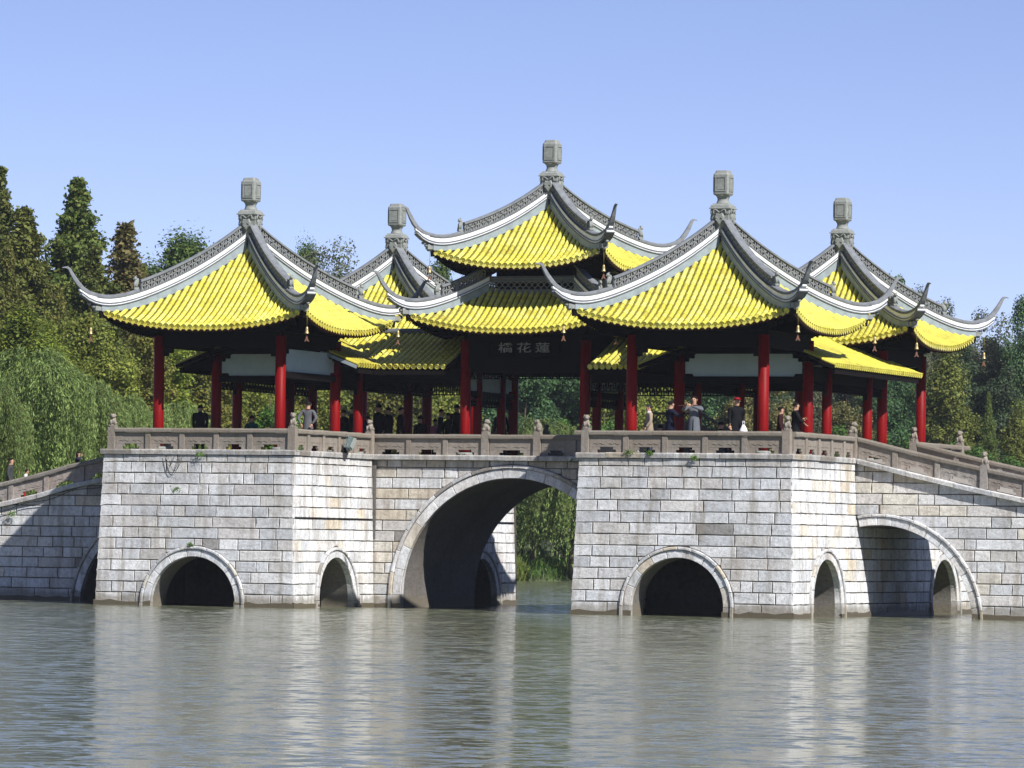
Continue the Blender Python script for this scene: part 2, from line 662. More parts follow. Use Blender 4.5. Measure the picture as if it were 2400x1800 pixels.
def inset(p, g):
    n = len(p)
    out = []
    for i in range(n):
        a, b, c = p[i - 1], p[i], p[(i + 1) % n]
        e1 = Vector((b[0] - a[0], b[1] - a[1])); e2 = Vector((c[0] - b[0], c[1] - b[1]))
        if e1.length < 1e-6 or e2.length < 1e-6:
            out.append(b); continue
        e1.normalize(); e2.normalize()
        n1 = Vector((-e1.y, e1.x)); n2 = Vector((-e2.y, e2.x))
        m = n1 + n2
        k = g / max(0.45, 0.5 * m.length_squared) if m.length > 1e-6 else 0
        out.append((b[0] + m.x * k, b[1] + m.y * k))
    return out


def clip(p, f):
    """keep the part of a polygon where f(u, z) >= 0 (f linear)"""
    out = []
    n = len(p)
    for i in range(n):
        a, b = p[i], p[(i + 1) % n]
        fa, fb = f(*a), f(*b)
        if fa >= 0:
            out.append(a)
        if (fa >= 0) != (fb >= 0):
            t = fa / (fa - fb)
            out.append((a[0] + (b[0] - a[0]) * t, a[1] + (b[1] - a[1]) * t))
    return out


class Wall:
    def __init__(self, O, U, Nn):
        self.O, self.U, self.N = Vector(O), Vector(U), Vector(Nn)

    def p(self, u, z, n=0.0, bat=BAT):
        return self.O + self.U * u + self.N * (n - bat * z) + Vector((0, 0, z))


def emit_stone(wall, poly, col, name, parent, prot=0.02, back=-0.03, g=0.014, ch=0.014, rng=RNG, bat=BAT):
    q = inset(poly, g)
    if poly_area(q) < 0.006:
        return
    if name == 'stone_block' and len(q) <= 6:
        qq = []
        for i in range(len(q)):
            a, b = q[i], q[(i + 1) % len(q)]
            L = math.hypot(b[0] - a[0], b[1] - a[1])
            qq.append((a[0] + rng.uniform(-.008, .004), a[1] + rng.uniform(-.005, .005)))
            k = min(3, int(L / 0.3))
            nx, ny = -(b[1] - a[1]) / max(L, 1e-6), (b[0] - a[0]) / max(L, 1e-6)
            for j in range(1, k + 1):
                t = (j + rng.uniform(-.25, .25)) / (k + 1)
                d = rng.uniform(-.004, .012)
                qq.append((a[0] + (b[0] - a[0]) * t + nx * d, a[1] + (b[1] - a[1]) * t + ny * d))
        q = qq
        ch = 0.009
    q2 = inset(q, ch)
    if poly_area(q2) < 0.002:
        q2 = q
    mb = MB()
    n = len(q)
    vs = [wall.p(u, z, back, bat) for u, z in q] + [wall.p(u, z, prot - ch, bat) for u, z in q] + \
         [wall.p(u + rng.uniform(-.004, .004), z + rng.uniform(-.004, .004), prot + rng.uniform(-.004, .004), bat) for u, z in q2]
    fs = []
    for k in (0, n):
        for i in range(n):
            j = (i + 1) % n
            fs.append((k + i, k + j, k + n + j, k + n + i))
    fs.append(tuple(range(2 * n, 3 * n)))
    mb.add(vs, fs, False, 0, col)
    c = sum((wall.p(u, z, prot, bat) for u, z in q), Vector()) / n
    view = (CAM_POS - c).normalized()
    size = poly_area(q) * max(0.0, wall.N.dot(view)) * (150.0 / (CAM_POS - c).length) ** 2
    if abs(c.x) > 18.2:
        size *= 0.01
    STONES.append((size, mb, name, parent))


def arch_cut(poly, cu, zc, r):
    """remove the disc (and the legs under it) from a convex polygon, returns up to two polygons"""
    res = []
    us = [p[0] for p in poly]; zs = [p[1] for p in poly]
    if min(us) > cu + r or max(us) < cu - r or min(zs) > zc + r:
        return [poly]
    # farther than the circle from every corner
    for sgn in (-1, 1):
        half = clip(poly, (lambda u, z: (cu - u)) if sgn < 0 else (lambda u, z: (u - cu)))
        if len(half) < 3 or abs(poly_area(half)) < 0.004:
            continue
        z0 = min(p[1] for p in half); z1 = max(p[1] for p in half)
        lev = [z0 + (z1 - z0) * i / 6 for i in range(7)]
        left, right = [], []
        for z in lev:
            zz = min(max(z, z0 + 1e-5), z1 - 1e-5)
            xs = []
            n = len(half)
            for i in range(n):
                a, b = half[i], half[(i + 1) % n]
                if (a[1] - zz) * (b[1] - zz) <= 0 and abs(a[1] - b[1]) > 1e-9:
                    t = (zz - a[1]) / (b[1] - a[1])
                    xs.append(a[0] + (b[0] - a[0]) * t)
            if len(xs) < 2:
                continue
            ua, ub = min(xs), max(xs)
            if z < zc:
                h = r
            elif z < zc + r:
                h = math.sqrt(r * r - (z - zc) ** 2)
            else:
                h = 0.0
            if sgn < 0:
                ub = min(ub, cu - h)
            else:
                ua = max(ua, cu + h)
            if ub - ua > 0.03:
                left.append((ua, z)); right.append((ub, z))
        if len(left) >= 2:
            pl = right + left[::-1]
            # right side going up, then left side going down = counter clockwise
            if abs(poly_area(pl)) > 0.012:
                res.append(pl if poly_area(pl) > 0 else pl[::-1])
    return res


def build_wall(O, U, Nn, u0, u1, eL, eR, ztop, arch, rname, rng, courses, tn, stone_range=None, wet=True, lens=(0.45, 1.55), zmort=None):
    """a mortar face with its stones; arch = (cu, zc, r_in, r_out) or None"""
    w = Wall(O, U, Nn)
    mb = MB()
    # mortar sheet in columns
    bps = set(np.linspace(u0, u1, 14))
    if arch:
        cu, zc, ri, ro = arch
        for t in np.linspace(0, math.pi, 25):
            x = cu + ri * math.cos(t)
            if u0 < x < u1:
                bps.add(x)
    bps = sorted(bps)

    def zlow(u):
        if arch and abs(u - arch[0]) < arch[2] - 1e-4:
            return max(-0.6, arch[1] + math.sqrt(arch[2] ** 2 - (u - arch[0]) ** 2))
        return -0.6

    for a, b in zip(bps[:-1], bps[1:]):
        m = 0.5 * (a + b)
        inside = arch and abs(m - arch[0]) < arch[2]
        za, zb = (zlow(a) if inside else -0.6), (zlow(b) if inside else -0.6)
        if inside:
            if abs(a - arch[0]) >= arch[2] - 1e-4: za = arch[1]
            if abs(b - arch[0]) >= arch[2] - 1e-4: zb = arch[1]
        def uu(u, z):
            if abs(u - u0) < 1e-6: return u + eL * z
            if abs(u - u1) < 1e-6: return u - eR * z
            return u
        ta, tb = ztop(a), ztop(b)
        ta = max(ta, za + 0.01); tb = max(tb, zb + 0.01)
        k = 4
        vs, fs = [], []
        for i in range(k + 1):
            for u, z0, z1 in ((a, za, ta), (b, zb, tb)):
                z = z0 + (z1 - z0) * i / k
                vs.append(w.p(uu(u, z), z, -0.014))
        for i in range(k):
            fs.append((2 * i, 2 * i + 1, 2 * i + 3, 2 * i + 2))
        mb.add(vs, fs)
    part = mb.build(rname, M_MORTAR, bridge)
    # stones
    for ci, (z0, z1) in enumerate(courses):
        if stone_range:
            ua0, ub0 = stone_range
        else:
            ua0, ub0 = u0, u1
        uL = ua0 + (eL * z0 if ua0 == u0 else 0) - (0.0 if eL == 0 else 0.0)
        uR = ub0
        u = uL
        first = True
        off = rng.uniform(0.3, 0.8) * (1 if ci % 2 else 1.7)
        while u < uR - 0.02:
            ln = rng.uniform(*lens)
            if rng.random() < 0.25:
                ln = rng.uniform(0.3, 0.7)
            if first:
                ln = off
                first = False
            ue = u + ln
            if uR - ue < 0.28:
                ue = uR
            poly = [(u, z0), (ue, z0), (ue, z1), (u, z1)]
            poly = clip(poly, lambda a, z: a - (u0 + eL * z) + 0.0)
            poly = clip(poly, lambda a, z: (u1 - eR * z) - a)
            if len(poly) >= 3:
                ta, tb = ztop(u), ztop(ue)
                k = (tb - ta) / max(1e-6, ue - u)
                poly = clip(poly, lambda a, z: ta + k * (a - u) - z)
            if len(poly) >= 3 and abs(poly_area(poly)) > 0.01:
                for pl in (arch_cut(poly, arch[0], arch[1], arch[3]) if arch else [poly]):
                    emit_stone(w, pl, tn(rng, (u + ue) / 2, z0), 'stone_block', part, prot=rng.uniform(0.006, 0.018), rng=rng)
            u = ue
    # wet plinth at the water line
    if wet:
        segs = [(u0, u1)] if not arch else [(u0, max(u0, arch[0] - arch[2])), (min(u1, arch[0] + arch[2]), u1)]
        for a, b in segs:
            if b - a < 0.05:
                continue
            mw = MB()
            a2, b2 = a - (0.03 if eL else 0), b + (0.03 if eR else 0)
            n = max(2, int((b2 - a2) / 0.25))
            top = [0.10 + rng.uniform(0, 0.07) for _ in range(n + 1)]
            vs, fs = [], []
            for i in range(n + 1):
                u = a2 + (b2 - a2) * i / n
                vs += [w.p(u, -0.5, 0.04, 0), w.p(u, top[i], 0.035, 0), w.p(u, top[i] + 0.015, -0.02, 0)]
            for i in range(n):
                for j in (0, 1):
                    fs.append((3 * i + j, 3 * i + 3 + j, 3 * i + 4 + j, 3 * i + 1 + j))
            mw.add(vs, fs)
            mw.build('wet_plinth', M_WET, part)
    return w, part


def arch_ring(w, part, cu, zc, r, wm, wo, n, rng, a0=0.0, a1=math.pi, gain=1.05, zleg=-0.3, depth=0.3):
    def arcpoly(ra, rb, t0, t1, k=4):
        p = [(cu + rb * math.cos(t0 + (t1 - t0) * i / k), zc + rb * math.sin(t0 + (t1 - t0) * i / k)) for i in range(k + 1)]
        p += [(cu + ra * math.cos(t1 + (t0 - t1) * i / k), zc + ra * math.sin(t1 + (t0 - t1) * i / k)) for i in range(k + 1)]
        return p if poly_area(p) > 0 else p[::-1]
    cuts = [a0 + (a1 - a0) * (i / n) for i in range(n + 1)]
    for i in range(1, n):
        cuts[i] += rng.uniform(-.15, .15) * (a1 - a0) / n
    for t0, t1 in zip(cuts[:-1], cuts[1:]):
        emit_stone(w, arcpoly(r, r + wm, t0, t1), tone(rng, 0.05, 0.1, 0.0, gain), 'arch_stone', part, prot=0.035, back=-depth, g=0.006, ch=0.012, rng=rng)
    m = n + 3
    cuts = [a0 + (a1 - a0) * i / m for i in range(m + 1)]
    for t0, t1 in zip(cuts[:-1], cuts[1:]):
        emit_stone(w, arcpoly(r + wm, r + wm + wo, t0, t1), tone(rng, 0.1, 0.15, 0.02, 0.92 * gain), 'arch_moulding', part, prot=0.085, back=-0.03, g=0.005, ch=0.02, rng=rng)
    for s, tt in ((1, a0), (-1, a1)):
        if (s > 0 and a0 > 0.01) or (s < 0 and a1 < math.pi - 0.01):
            continue
        if zc - zleg > 0.05:
            for ra, rb, pr, bk, nm in ((r, r + wm, 0.035, -depth, 'arch_stone'), (r + wm, r + wm + wo, 0.085, -0.03, 'arch_moulding')):
                a, b = cu + s * ra, cu + s * rb
                a, b = min(a, b), max(a, b)
                emit_stone(w, [(a, zleg), (b, zleg), (b, zc), (a, zc)], tone(rng, 0.1, 0.2, 0.05, 0.9), nm, part, prot=pr, back=bk, g=0.004, ch=0.01, rng=rng)


def barrel(mb, w, cu, zc, r, n0, n1, a0=0.0, a1=math.pi, zleg=-0.6):
    """soffit of a vault from depth n0 to n1 behind the wall face"""
    pts = []
    if a0 <= 0.01:
        pts.append((cu + r, zleg))
    for i in range(25):
        t = a0 + (a1 - a0) * i / 24
        pts.append((cu + r * math.cos(t), zc + r * math.sin(t)))
    if a1 >= math.pi - 0.01:
        pts.append((cu - r, zleg))
    nd = 6
    vs, fs = [], []
    for j in range(nd + 1):
        n = n0 + (n1 - n0) * j / nd
        for u, z in pts:
            vs.append(w.p(u, z, n, 0))
    k = len(pts)
    for j in range(nd):
        for i in range(k - 1):
            fs.append((j * k + i, j * k + i + 1, (j + 1) * k + i + 1, (j + 1) * k + i))
    mb.add(vs, fs, True)


COURSES = []
_z = 0.06
for _i in range(13):
    COURSES.append((_z, _z + 0.331)); _z += 0.331
COURSES.append((_z, WTOP))

X3, Y3 = (1, 0, 0), (0, 1, 0)
NX, NY = (-1, 0, 0), (0, -1, 0)
top = lambda u: WTOP
rng = random.Random(11)
tn_front = lambda r, u, z: tone(r, 0.015, 0.2, 0.012, 1.0)
tn_side = lambda r, u, z: tone(r, 0.10, 0.04, 0.0, 1.18)  # side stones toned paler: part of their sunlit brightness sits in the colour
tn_mid = lambda r, u, z: tone(r, 0.42, 0.25, 0.02, 0.98)
tn_ramp = lambda r, u, z: tone(r, 0.04 if z < 3 else 0.3, 0.18, 0.02, 1.0)
vault = MB()

w, p = build_wall((0, -YF, 0), X3, NY, -XO, -XIL, BAT, BAT, top, (-7.93, 0.08, 1.42, 1.74), 'pier_front_wall', rng, COURSES, tn_front)
arch_ring(w, p, -7.93, 0.08, 1.42, 0.23, 0.10, 9, rng)
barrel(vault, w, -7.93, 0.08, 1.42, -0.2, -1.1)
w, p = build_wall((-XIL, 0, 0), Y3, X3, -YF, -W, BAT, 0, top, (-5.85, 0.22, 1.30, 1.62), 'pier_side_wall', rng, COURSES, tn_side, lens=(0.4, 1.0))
arch_ring(w, p, -5.85, 0.22, 1.30, 0.23, 0.10, 9, rng)
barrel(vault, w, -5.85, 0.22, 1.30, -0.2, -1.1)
w, p = build_wall((0, -W, 0), X3, NY, -XIL + .02 - .16, XIR + .1, 0, 0, top, (0.0, 0.40, 3.65, 4.06), 'span_wall', rng, COURSES, tn_mid, lens=(0.5, 1.5))
arch_ring(w, p, 0.0, 0.40, 3.65, 0.30, 0.12, 15, rng)
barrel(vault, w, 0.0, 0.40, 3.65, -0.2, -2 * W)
w, p = build_wall((0, -YF, 0), X3, NY, XIR, XO, BAT, BAT, top, (7.66, 0.27, 1.43, 1.76), 'pier_front_wall', rng, COURSES, tn_front)
arch_ring(w, p, 7.66, 0.27, 1.43, 0.23, 0.10, 9, rng)
barrel(vault, w, 7.66, 0.27, 1.43, -0.2, -1.1)
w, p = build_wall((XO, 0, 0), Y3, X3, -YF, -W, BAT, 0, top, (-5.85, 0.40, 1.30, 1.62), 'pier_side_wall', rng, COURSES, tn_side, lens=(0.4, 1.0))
arch_ring(w, p, -5.85, 0.40, 1.30, 0.23, 0.10, 9, rng)
barrel(vault, w, -5.85, 0.40, 1.30, -0.2, -1.1)
A0 = 0.07
w, p = build_wall((0, -W, 0), X3, NY, XO - 0.2, 26, 0, 0, lambda u: ramp_deck(u) - 0.14, (11.85, -0.2, 2.95, 3.27), 'ramp_wall', rng, COURSES, tn_ramp, stone_range=(XO - 0.17, 19))
arch_ring(w, p, 11.85, -0.2, 2.95, 0.25, 0.10, 10, rng, 0.0, 1.78)
barrel(vault, w, 11.85, -0.2, 2.95, -0.2, -2 * W, 0.0, 1.9)
w, p = build_wall((0, -W, 0), X3, NY, -26, -XO + 0.2, 0, 0, lambda u: ramp_deck(u) - 0.14, (-11.85, -0.2, 2.95, 3.27), 'ramp_wall', rng, COURSES, tn_ramp, stone_range=(-19, -XO + 0.17))
arch_ring(w, p, -11.85, -0.2, 2.95, 0.25, 0.10, 10, rng, math.pi - 1.78, math.pi)
barrel(vault, w, -11.85, -0.2, 2.95, -0.2, -2 * W, math.pi - 1.9, math.pi)
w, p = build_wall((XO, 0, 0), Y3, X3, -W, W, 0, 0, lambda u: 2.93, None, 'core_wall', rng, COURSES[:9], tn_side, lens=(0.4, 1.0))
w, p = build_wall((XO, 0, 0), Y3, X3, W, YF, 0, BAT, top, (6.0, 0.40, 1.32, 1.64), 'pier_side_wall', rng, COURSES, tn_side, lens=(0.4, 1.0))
arch_ring(w, p, 6.0, 0.40, 1.32, 0.23, 0.10, 9, rng)
barrel(vault, w, 6.0, 0.40, 1.32, -0.2, -1.1)
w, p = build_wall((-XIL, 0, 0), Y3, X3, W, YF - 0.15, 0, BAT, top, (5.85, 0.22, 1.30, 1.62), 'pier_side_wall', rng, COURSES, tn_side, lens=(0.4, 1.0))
arch_ring(w, p, 5.85, 0.22, 1.30, 0.23, 0.10, 9, rng)
barrel(vault, w, 5.85, 0.22, 1.30, -0.2, -1.1)


def quad(mb, a, b, c, d):
    mb.add([a, b, c, d], [(0, 1, 2, 3)])


# plain faces that close the piers and their chambers
for sx in (-1, 1):
    xi = -XIL if sx < 0 else XIR
    xo = sx * XO
    for sy in (-1, 1):
        if sx < 0:
            quad(vault, (xo + .03, sy * W, -.6), (xo + .03, sy * YF, -.6), (xo + .17, sy * (YF - .15), WTOP), (xo + .17, sy * W, WTOP))
        else:
            quad(vault, (xi, sy * W, -.6), (xi, sy * (YF - .01), -.6), (xi + .13, sy * (YF - .15), WTOP), (xi + .13, sy * W, WTOP))
        quad(vault, (xi, sy * W - sy * .05, -.6), (xo * .995, sy * W - sy * .05, -.6), (xo * .98, sy * W - sy * .05, WTOP), (xi, sy * W - sy * .05, WTOP))
        quad(vault, (xi, sy * W, 2.75), (xo * .985, sy * W, 2.75), (xo * .985, sy * (YF - .16), 2.75), (xi, sy * (YF - .16), 2.75))
    quad(vault, (xi, YF - .02, -.6), (xo, YF - .02, -.6), (xo * .985, YF - .15, WTOP), (xi * 1.02, YF - .15, WTOP))
    xs_ = sorted(set([abs(xo) + .02 * 0, 14.7999, 26.0] + list(np.linspace(abs(xo), 14.8, 16)) + list(np.linspace(14.8, 26, 8))))
    def low_(x):
        return max(-.6, -.2 + math.sqrt(max(0, 2.95 ** 2 - (x - 11.85) ** 2))) if x < 14.8 else -.6
    for x0_, x1_ in zip(xs_[:-1], xs_[1:]):
        quad(vault, (sx * x0_, W, low_(x0_)), (sx * x1_, W, low_(x1_)), (sx * x1_, W, ramp_deck(sx * x1_) - .05), (sx * x0_, W, ramp_deck(sx * x0_) - .05))
# the far face of the central span (open under the arch)
for a, b in ((-XIL, -3.65), (3.65, XIR)):
    quad(vault, (a, W, -.6), (b, W, -.6), (b, W, WTOP), (a, W, WTOP))
_pt = [(3.65 * math.cos(math.pi * i / 24), 0.4 + 3.65 * math.sin(math.pi * i / 24)) for i in range(25)]
for (x0, z0), (x1, z1) in zip(_pt[:-1], _pt[1:]):
    quad(vault, (x0, W, z0), (x1, W, z1), (x1, W, WTOP), (x0, W, WTOP))
quad(vault, (-XO, -W, -.6), (-XO, W, -.6), (-XO, W, 2.9), (-XO, -W, 2.9))
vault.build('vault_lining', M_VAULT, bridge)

# deck slabs
dk = MB()
dk.box((0, 0, 4.665), (2 * XO - .24, 2 * W - .02, 0.16))
for sx in (-1, 1):
    a, b = ((-XO + .14, -XIL - .14) if sx < 0 else (XIR + .14, XO - .14))
    for sy in (-1, 1):
        dk.box(((a + b) / 2, sy * (W + YF - .16) / 2, 4.667), (b - a, YF - .16 - W, 0.16))
    xs = [sx * (XO - .12 + i * 0.6) for i in range(25)]
    for x0, x1 in zip(xs[:-1], xs[1:]):
        dk.profile((x0, 0, ramp_deck(x0)), (x1, 0, ramp_deck(x1)), [(-W + .02, -.14), (W - .02, -.14), (W - .02, 0), (-W + .02, 0)], (0, 1, 0))
dk.build('deck_paving', M_DECK, bridge)


def coping_run(a, b, out, rng, slope=None):
    """ledge slabs along a wall top from a to b (xy), out = outward direction"""
    a, b = Vector((*a, 0)), Vector((*b, 0))
    L = (b - a).length
    t = 0.0
    while t < L - 1e-4:
        t2 = t + rng.uniform(0.9, 1.6)
        if L - t2 < 0.4:
            t2 = L
        p0, p1 = a + (b - a) * (t / L), a + (b - a) * (t2 / L)
        for pp in (p0, p1):
            pp.z = (slope(pp.x) if slope else DECK) + rng.uniform(-.006, .006)
        d = (p1 - p0).normalized() * 0.006
        j = rng.uniform(-.012, .012)
        mb = MB()
        mb.profile(p0 + d, p1 - d, [(-.30, -.15), (.06 + j, -.15), (.075 + j, -.05), (.075 + j, -.02), (.05 + j, .002), (-.30, .002)], out,
                   col=tone(rng, 0.08, 0.1, 0.03, 1.06))
        mb.build('coping_stone', M_STONE, bridge)
        t = t2


YR = YF - .13
coping_run((-XO + .06, -YR), (-XIL - .06, -YR), NY, rng)
coping_run((-XIL - .13, -YR), (-XIL - .13, -W), X3, rng)
coping_run((-XIL - .06, -W), (XIR + .1, -W), NY, rng)
coping_run((XIR + .06, -YR), (XO - .06, -YR), NY, rng)
coping_run((XO - .13, -YR), (XO - .13, -W), X3, rng)
coping_run((XO - .13, W), (XO - .13, YR), X3, rng)
coping_run((XO - .05, -W), (19, -W), NY, rng, ramp_deck)
coping_run((-19, -W), (-XO + .05, -W), NY, rng, ramp_deck)

# the 300 stones that show largest are parts of their own, the rest one part
STONES.sort(key=lambda s: -s[0])
_rest = MB()
for _k, (_s, _mb, _n, _p) in enumerate(STONES):
    if _k < 300:
        _o = _mb.build(_n, M_STONE, _p)
    else:
        b = len(_rest.v)
        _rest.v += _mb.v; _rest.c += _mb.c
        _rest.f += [[b + i for i in f] for f in _mb.f]; _rest.s += _mb.s; _rest.m += _mb.m
tag(_rest.build('small_stone_blocks', M_STONE, bridge), kind='stuff')

# ------------------------------------------------------------------ balustrades
def lion_mesh():
    mb = MB()
    c = (0.36, 0.325, 0.29)
    mb.cur = c
    mb.box((0, 0, 0.03), (0.21, 0.21, 0.06))
    mb.ball((0, 0.02, 0.17), (0.098, 0.115, 0.16), 10, 7)
    mb.ball((0, -0.045, 0.16), (0.075, 0.06, 0.12), 8, 6)
    mb.ball((0, -0.045, 0.335), (0.082, 0.085, 0.085), 10, 7)
    mb.ball((0, -0.115, 0.315), (0.05, 0.04, 0.04), 8, 5)
    for s in (-1, 1):
        mb.ball((s * 0.062, -0.01, 0.39), (0.022, 0.02, 0.035), 6, 4)
        mb.tube([(s * 0.06, -0.075, 0.2), (s * 0.06, -0.105, 0.05)], [0.035, 0.03], 6)
        mb.ball((s * 0.085, 0.06, 0.10), (0.045, 0.07, 0.06), 6, 5)
        mb.ball((s * 0.03, -0.112, 0.352), 0.012, 5, 4)
    for k in range(7):
        a = math.pi * (0.15 + 0.7 * k / 6)
        mb.ball((0.085 * math.cos(a), 0.0, 0.31 + 0.075 * math.sin(a)), 0.03, 6, 4)
    return mb.mesh('lion', M_RAIL)


LION = lion_mesh()
RAILC = [(0.39, 0.34, 0.305), (0.375, 0.335, 0.305), (0.41, 0.35, 0.31), (0.37, 0.34, 0.315), (0.40, 0.36, 0.33)]
CAPC = [(0.29, 0.265, 0.235), (0.27, 0.25, 0.225), (0.31, 0.28, 0.25), (0.25, 0.22, 0.19)]


def rc(rng, pal=RAILC):
    c = rng.choice(pal)
    k = rng.uniform(0.80, 0.98)
    return tuple(x * k for x in c)


def balustrade(label, a, b, out, posts, zf=None, rng=random.Random(3), cap_ext=(0.0, 0.0), first_panel=True, flip=False):
    """a, b: xy ends; posts: (distance along, 'main' or 'bal'); zf(x): deck height"""
    a2, b2 = Vector((*a, 0)), Vector((*b, 0))
    L = (b2 - a2).length
    d = (b2 - a2) / L
    out = Vector(out)
    zf = zf or (lambda x: DECK)
    P = lambda t: Vector((a2.x + d.x * t, a2.y + d.y * t, zf(a2.x + d.x * t)))
    mid = P(L / 2)
    root = thing('stone_balustrade', (mid.x, mid.y, mid.z), label, 'balustrade', 'carved stone balustrades along the bridge')
    o0 = Vector(root.location)
    Q = lambda t, h=0.0, l=0.0: P(t) - o0 + out * l + Vector((0, 0, h))
    stops = [0.0] + [t for t, k in posts] + [L]
    # panels with a carved wavy relief and openings below them
    for i in range(len(stops) - 1):
        t0, t1 = stops[i], stops[i + 1]
        w0 = {'main': 0.13, 'bal': 0.085}[posts[i - 1][1]] if i > 0 else 0.0
        w1 = {'main': 0.13, 'bal': 0.085}[posts[i][1]] if i < len(posts) else 0.0
        if t1 - w1 - (t0 + w0) < 0.12:
            continue
        t0 += w0 + .004; t1 -= w1 + .004
        mb = MB(); mb.cur = rc(rng)
        mb.profile(Q(t0), Q(t1), [(-.045, .17), (.045, .17), (.045, .497), (-.045, .497)], out)
        ln = t1 - t0
        for s0, s1 in ((0, 0.22), (0.78, 1.0)):
            mb.profile(Q(t0 + ln * s0), Q(t0 + ln * s1), [(-.042, .004), (.042, .004), (.042, .168), (-.042, .168)], out)
        for s0, s1 in ((0.22, 0.30), (0.70, 0.78)):
            mb.profile(Q(t0 + ln * s0), Q(t0 + ln * s1), [(-.042, .09), (.042, .09), (.042, .168), (-.042, .168)], out)
        k = 9
        for c0 in (0.28, 0.72):
            pts = [Q(t0 + ln * (c0 + 0.16 * (j / (k - 1) - .5) * 2), 0.27 + 0.018 * math.sin(j * 1.6) - 0.012 * abs(j - 4) / 4, 0.048) for j in range(k)]
            mb.tube(pts, 0.010, 4, caps=False)
        mb.build('rail_panel', M_RAIL, root)
    for t, k in posts:
        mb = MB(); mb.cur = rc(rng)
        if k == 'bal':
            mb.box(Q(t, 0.247, 0.012), (0.165 if abs(d.x) > .5 else 0.15, 0.165 if abs(d.y) > .5 else 0.15, 0.494))
            mb.build('baluster', M_RAIL, root)
        else:
            w = 0.235
            mb.box(Q(t, 0.335, 0.0), (w, w, 0.67), taper=0.97)
            mb.box(Q(t, 0.695, 0.0), (w * 0.9, w * 0.9, 0.05))
            po = mb.build('post', M_RAIL, root)
            lo = link('lion', LION, po, Q(t, 0.70))
            lo.rotation_euler = (0, 0, rng.choice([0, math.pi / 2, -math.pi / 2, 0.4]) if not flip else rng.choice([math.pi, 2.4, -2.2]))
            lo.scale = (rng.uniform(.9, 1.02), rng.uniform(.9, 1.02), rng.uniform(.88, 1.05))
    # hand rail in lengths between the main posts
    mains = [-cap_ext[0]] + [t for t, k in posts if k == 'main'] + [L + cap_ext[1]]
    for t0, t1 in zip(mains[:-1], mains[1:]):
        if t1 - t0 < 0.2:
            continue
        e0 = 0.119 if t0 > -cap_ext[0] + 1e-6 else 0
        e1 = 0.119 if t1 < L + cap_ext[1] - 1e-6 else 0
        n = max(1, round((t1 - t0) / 2.1))
        for i in range(n):
            s0 = t0 + e0 + (t1 - e1 - t0 - e0) * i / n
            s1 = t0 + e0 + (t1 - e1 - t0 - e0) * (i + 1) / n
            mb = MB(); mb.cur = rc(rng, CAPC)
            m = max(1, round((s1 - s0) / 0.4))
            for j in range(m):
                q0, q1 = s0 + (s1 - s0) * j / m, s0 + (s1 - s0) * (j + 1) / m
                jj = [rng.uniform(-.007, .007) for _ in range(2)]
                mb.profile(Q(q0 + (.003 if j == 0 else 0)), Q(q1 - (.003 if j == m - 1 else 0)),
                           [(-.11, .502), (.11, .502 + jj[0]), (.122, .53), (.122, .60), (.095, .648 + jj[1]), (-.095, .648), (-.122, .61), (-.122, .53)], out, caps=(j in (0, m - 1)))
            mb.build('handrail', M_RAIL, root)
    return root


rng = random.Random(5)
yr, xr = -(YF - .19), XO - .19
B = lambda *ts: [(abs(t), 'bal') for t in ts]


def posts_at(a0, main=(), bal=()):
    return sorted([(abs(m - a0), 'main') for m in main] + [(abs(m - a0), 'bal') for m in bal])


balustrade('stone balustrade along the river face of the pier under the front left pavilion', (-10.97, yr), (-4.62, yr), NY,
           posts_at(-10.97, (-10.80, -4.76), (-9.57, -8.42, -7.27, -6.15)), rng=rng)
balustrade('short stone balustrade behind the floodlight, turning the sunlit side of the left pier', (-4.76, yr + .13), (-4.76, -3.05), X3,
           posts_at(yr + .13, (-3.07,), (-7.85, -6.72, -5.55, -4.38)), rng=rng, cap_ext=(0, .02))
balustrade('stone balustrade directly over the large central arch', (-4.66, -2.86), (4.42, -2.86), NY,
           posts_at(-4.66, (-0.93, 0.80), (-3.5, -2.26, 2.0, 3.25)), rng=rng)
balustrade('stone balustrade in front of the grey-coated man on the front right pier', (4.47, yr), (10.99, yr), NY,
           posts_at(4.47, (4.70, 10.92), (5.97, 7.19, 8.43, 9.64)), rng=rng, cap_ext=(.1, 0))
balustrade('stone balustrade on the sunlit side of the front right pier', (xr, yr + .13), (xr, -3.0), X3,
           posts_at(yr + .13, (-3.05,), (-7.62, -6.45, -5.26, -4.08)), rng=rng)
balustrade('stone balustrade sloping down the right-hand ramp on its near side', (11.16, -2.88), (19.5, -2.88), NY,
           posts_at(11.16, (15.09, 19.3), (12.33, 13.65, 16.4, 17.7)), ramp_deck, rng=rng)
balustrade('stone balustrade sloping down the far side of the right-hand ramp', (11.0, 2.88), (19.5, 2.88), NY,
           posts_at(11.0, (11.1, 15.3), (12.5, 13.9, 16.7, 18.0)), ramp_deck, rng=rng)
balustrade('stone balustrade beside the back right pavilion, ending in a lion post', (xr, 3.0), (xr, 8.3), X3,
           posts_at(3.0, (8.05,), (4.2, 5.5, 6.8)), rng=rng, cap_ext=(0, .55))
balustrade('stone balustrade climbing the left-hand ramp past the walkers', (-19.5, -2.88), (-11.3, -2.88), NY,
           posts_at(-19.5, (-18.65,), (-17.38, -16.11, -14.84, -13.55, -12.3)), ramp_deck, rng=rng)
balustrade('stone balustrade on the far side of the central span', (-4.66, 2.86), (4.42, 2.86), NY,
           posts_at(-4.66, (-3.0, -1.2, 0.55, 2.4), (3.4,)), rng=rng, flip=True)


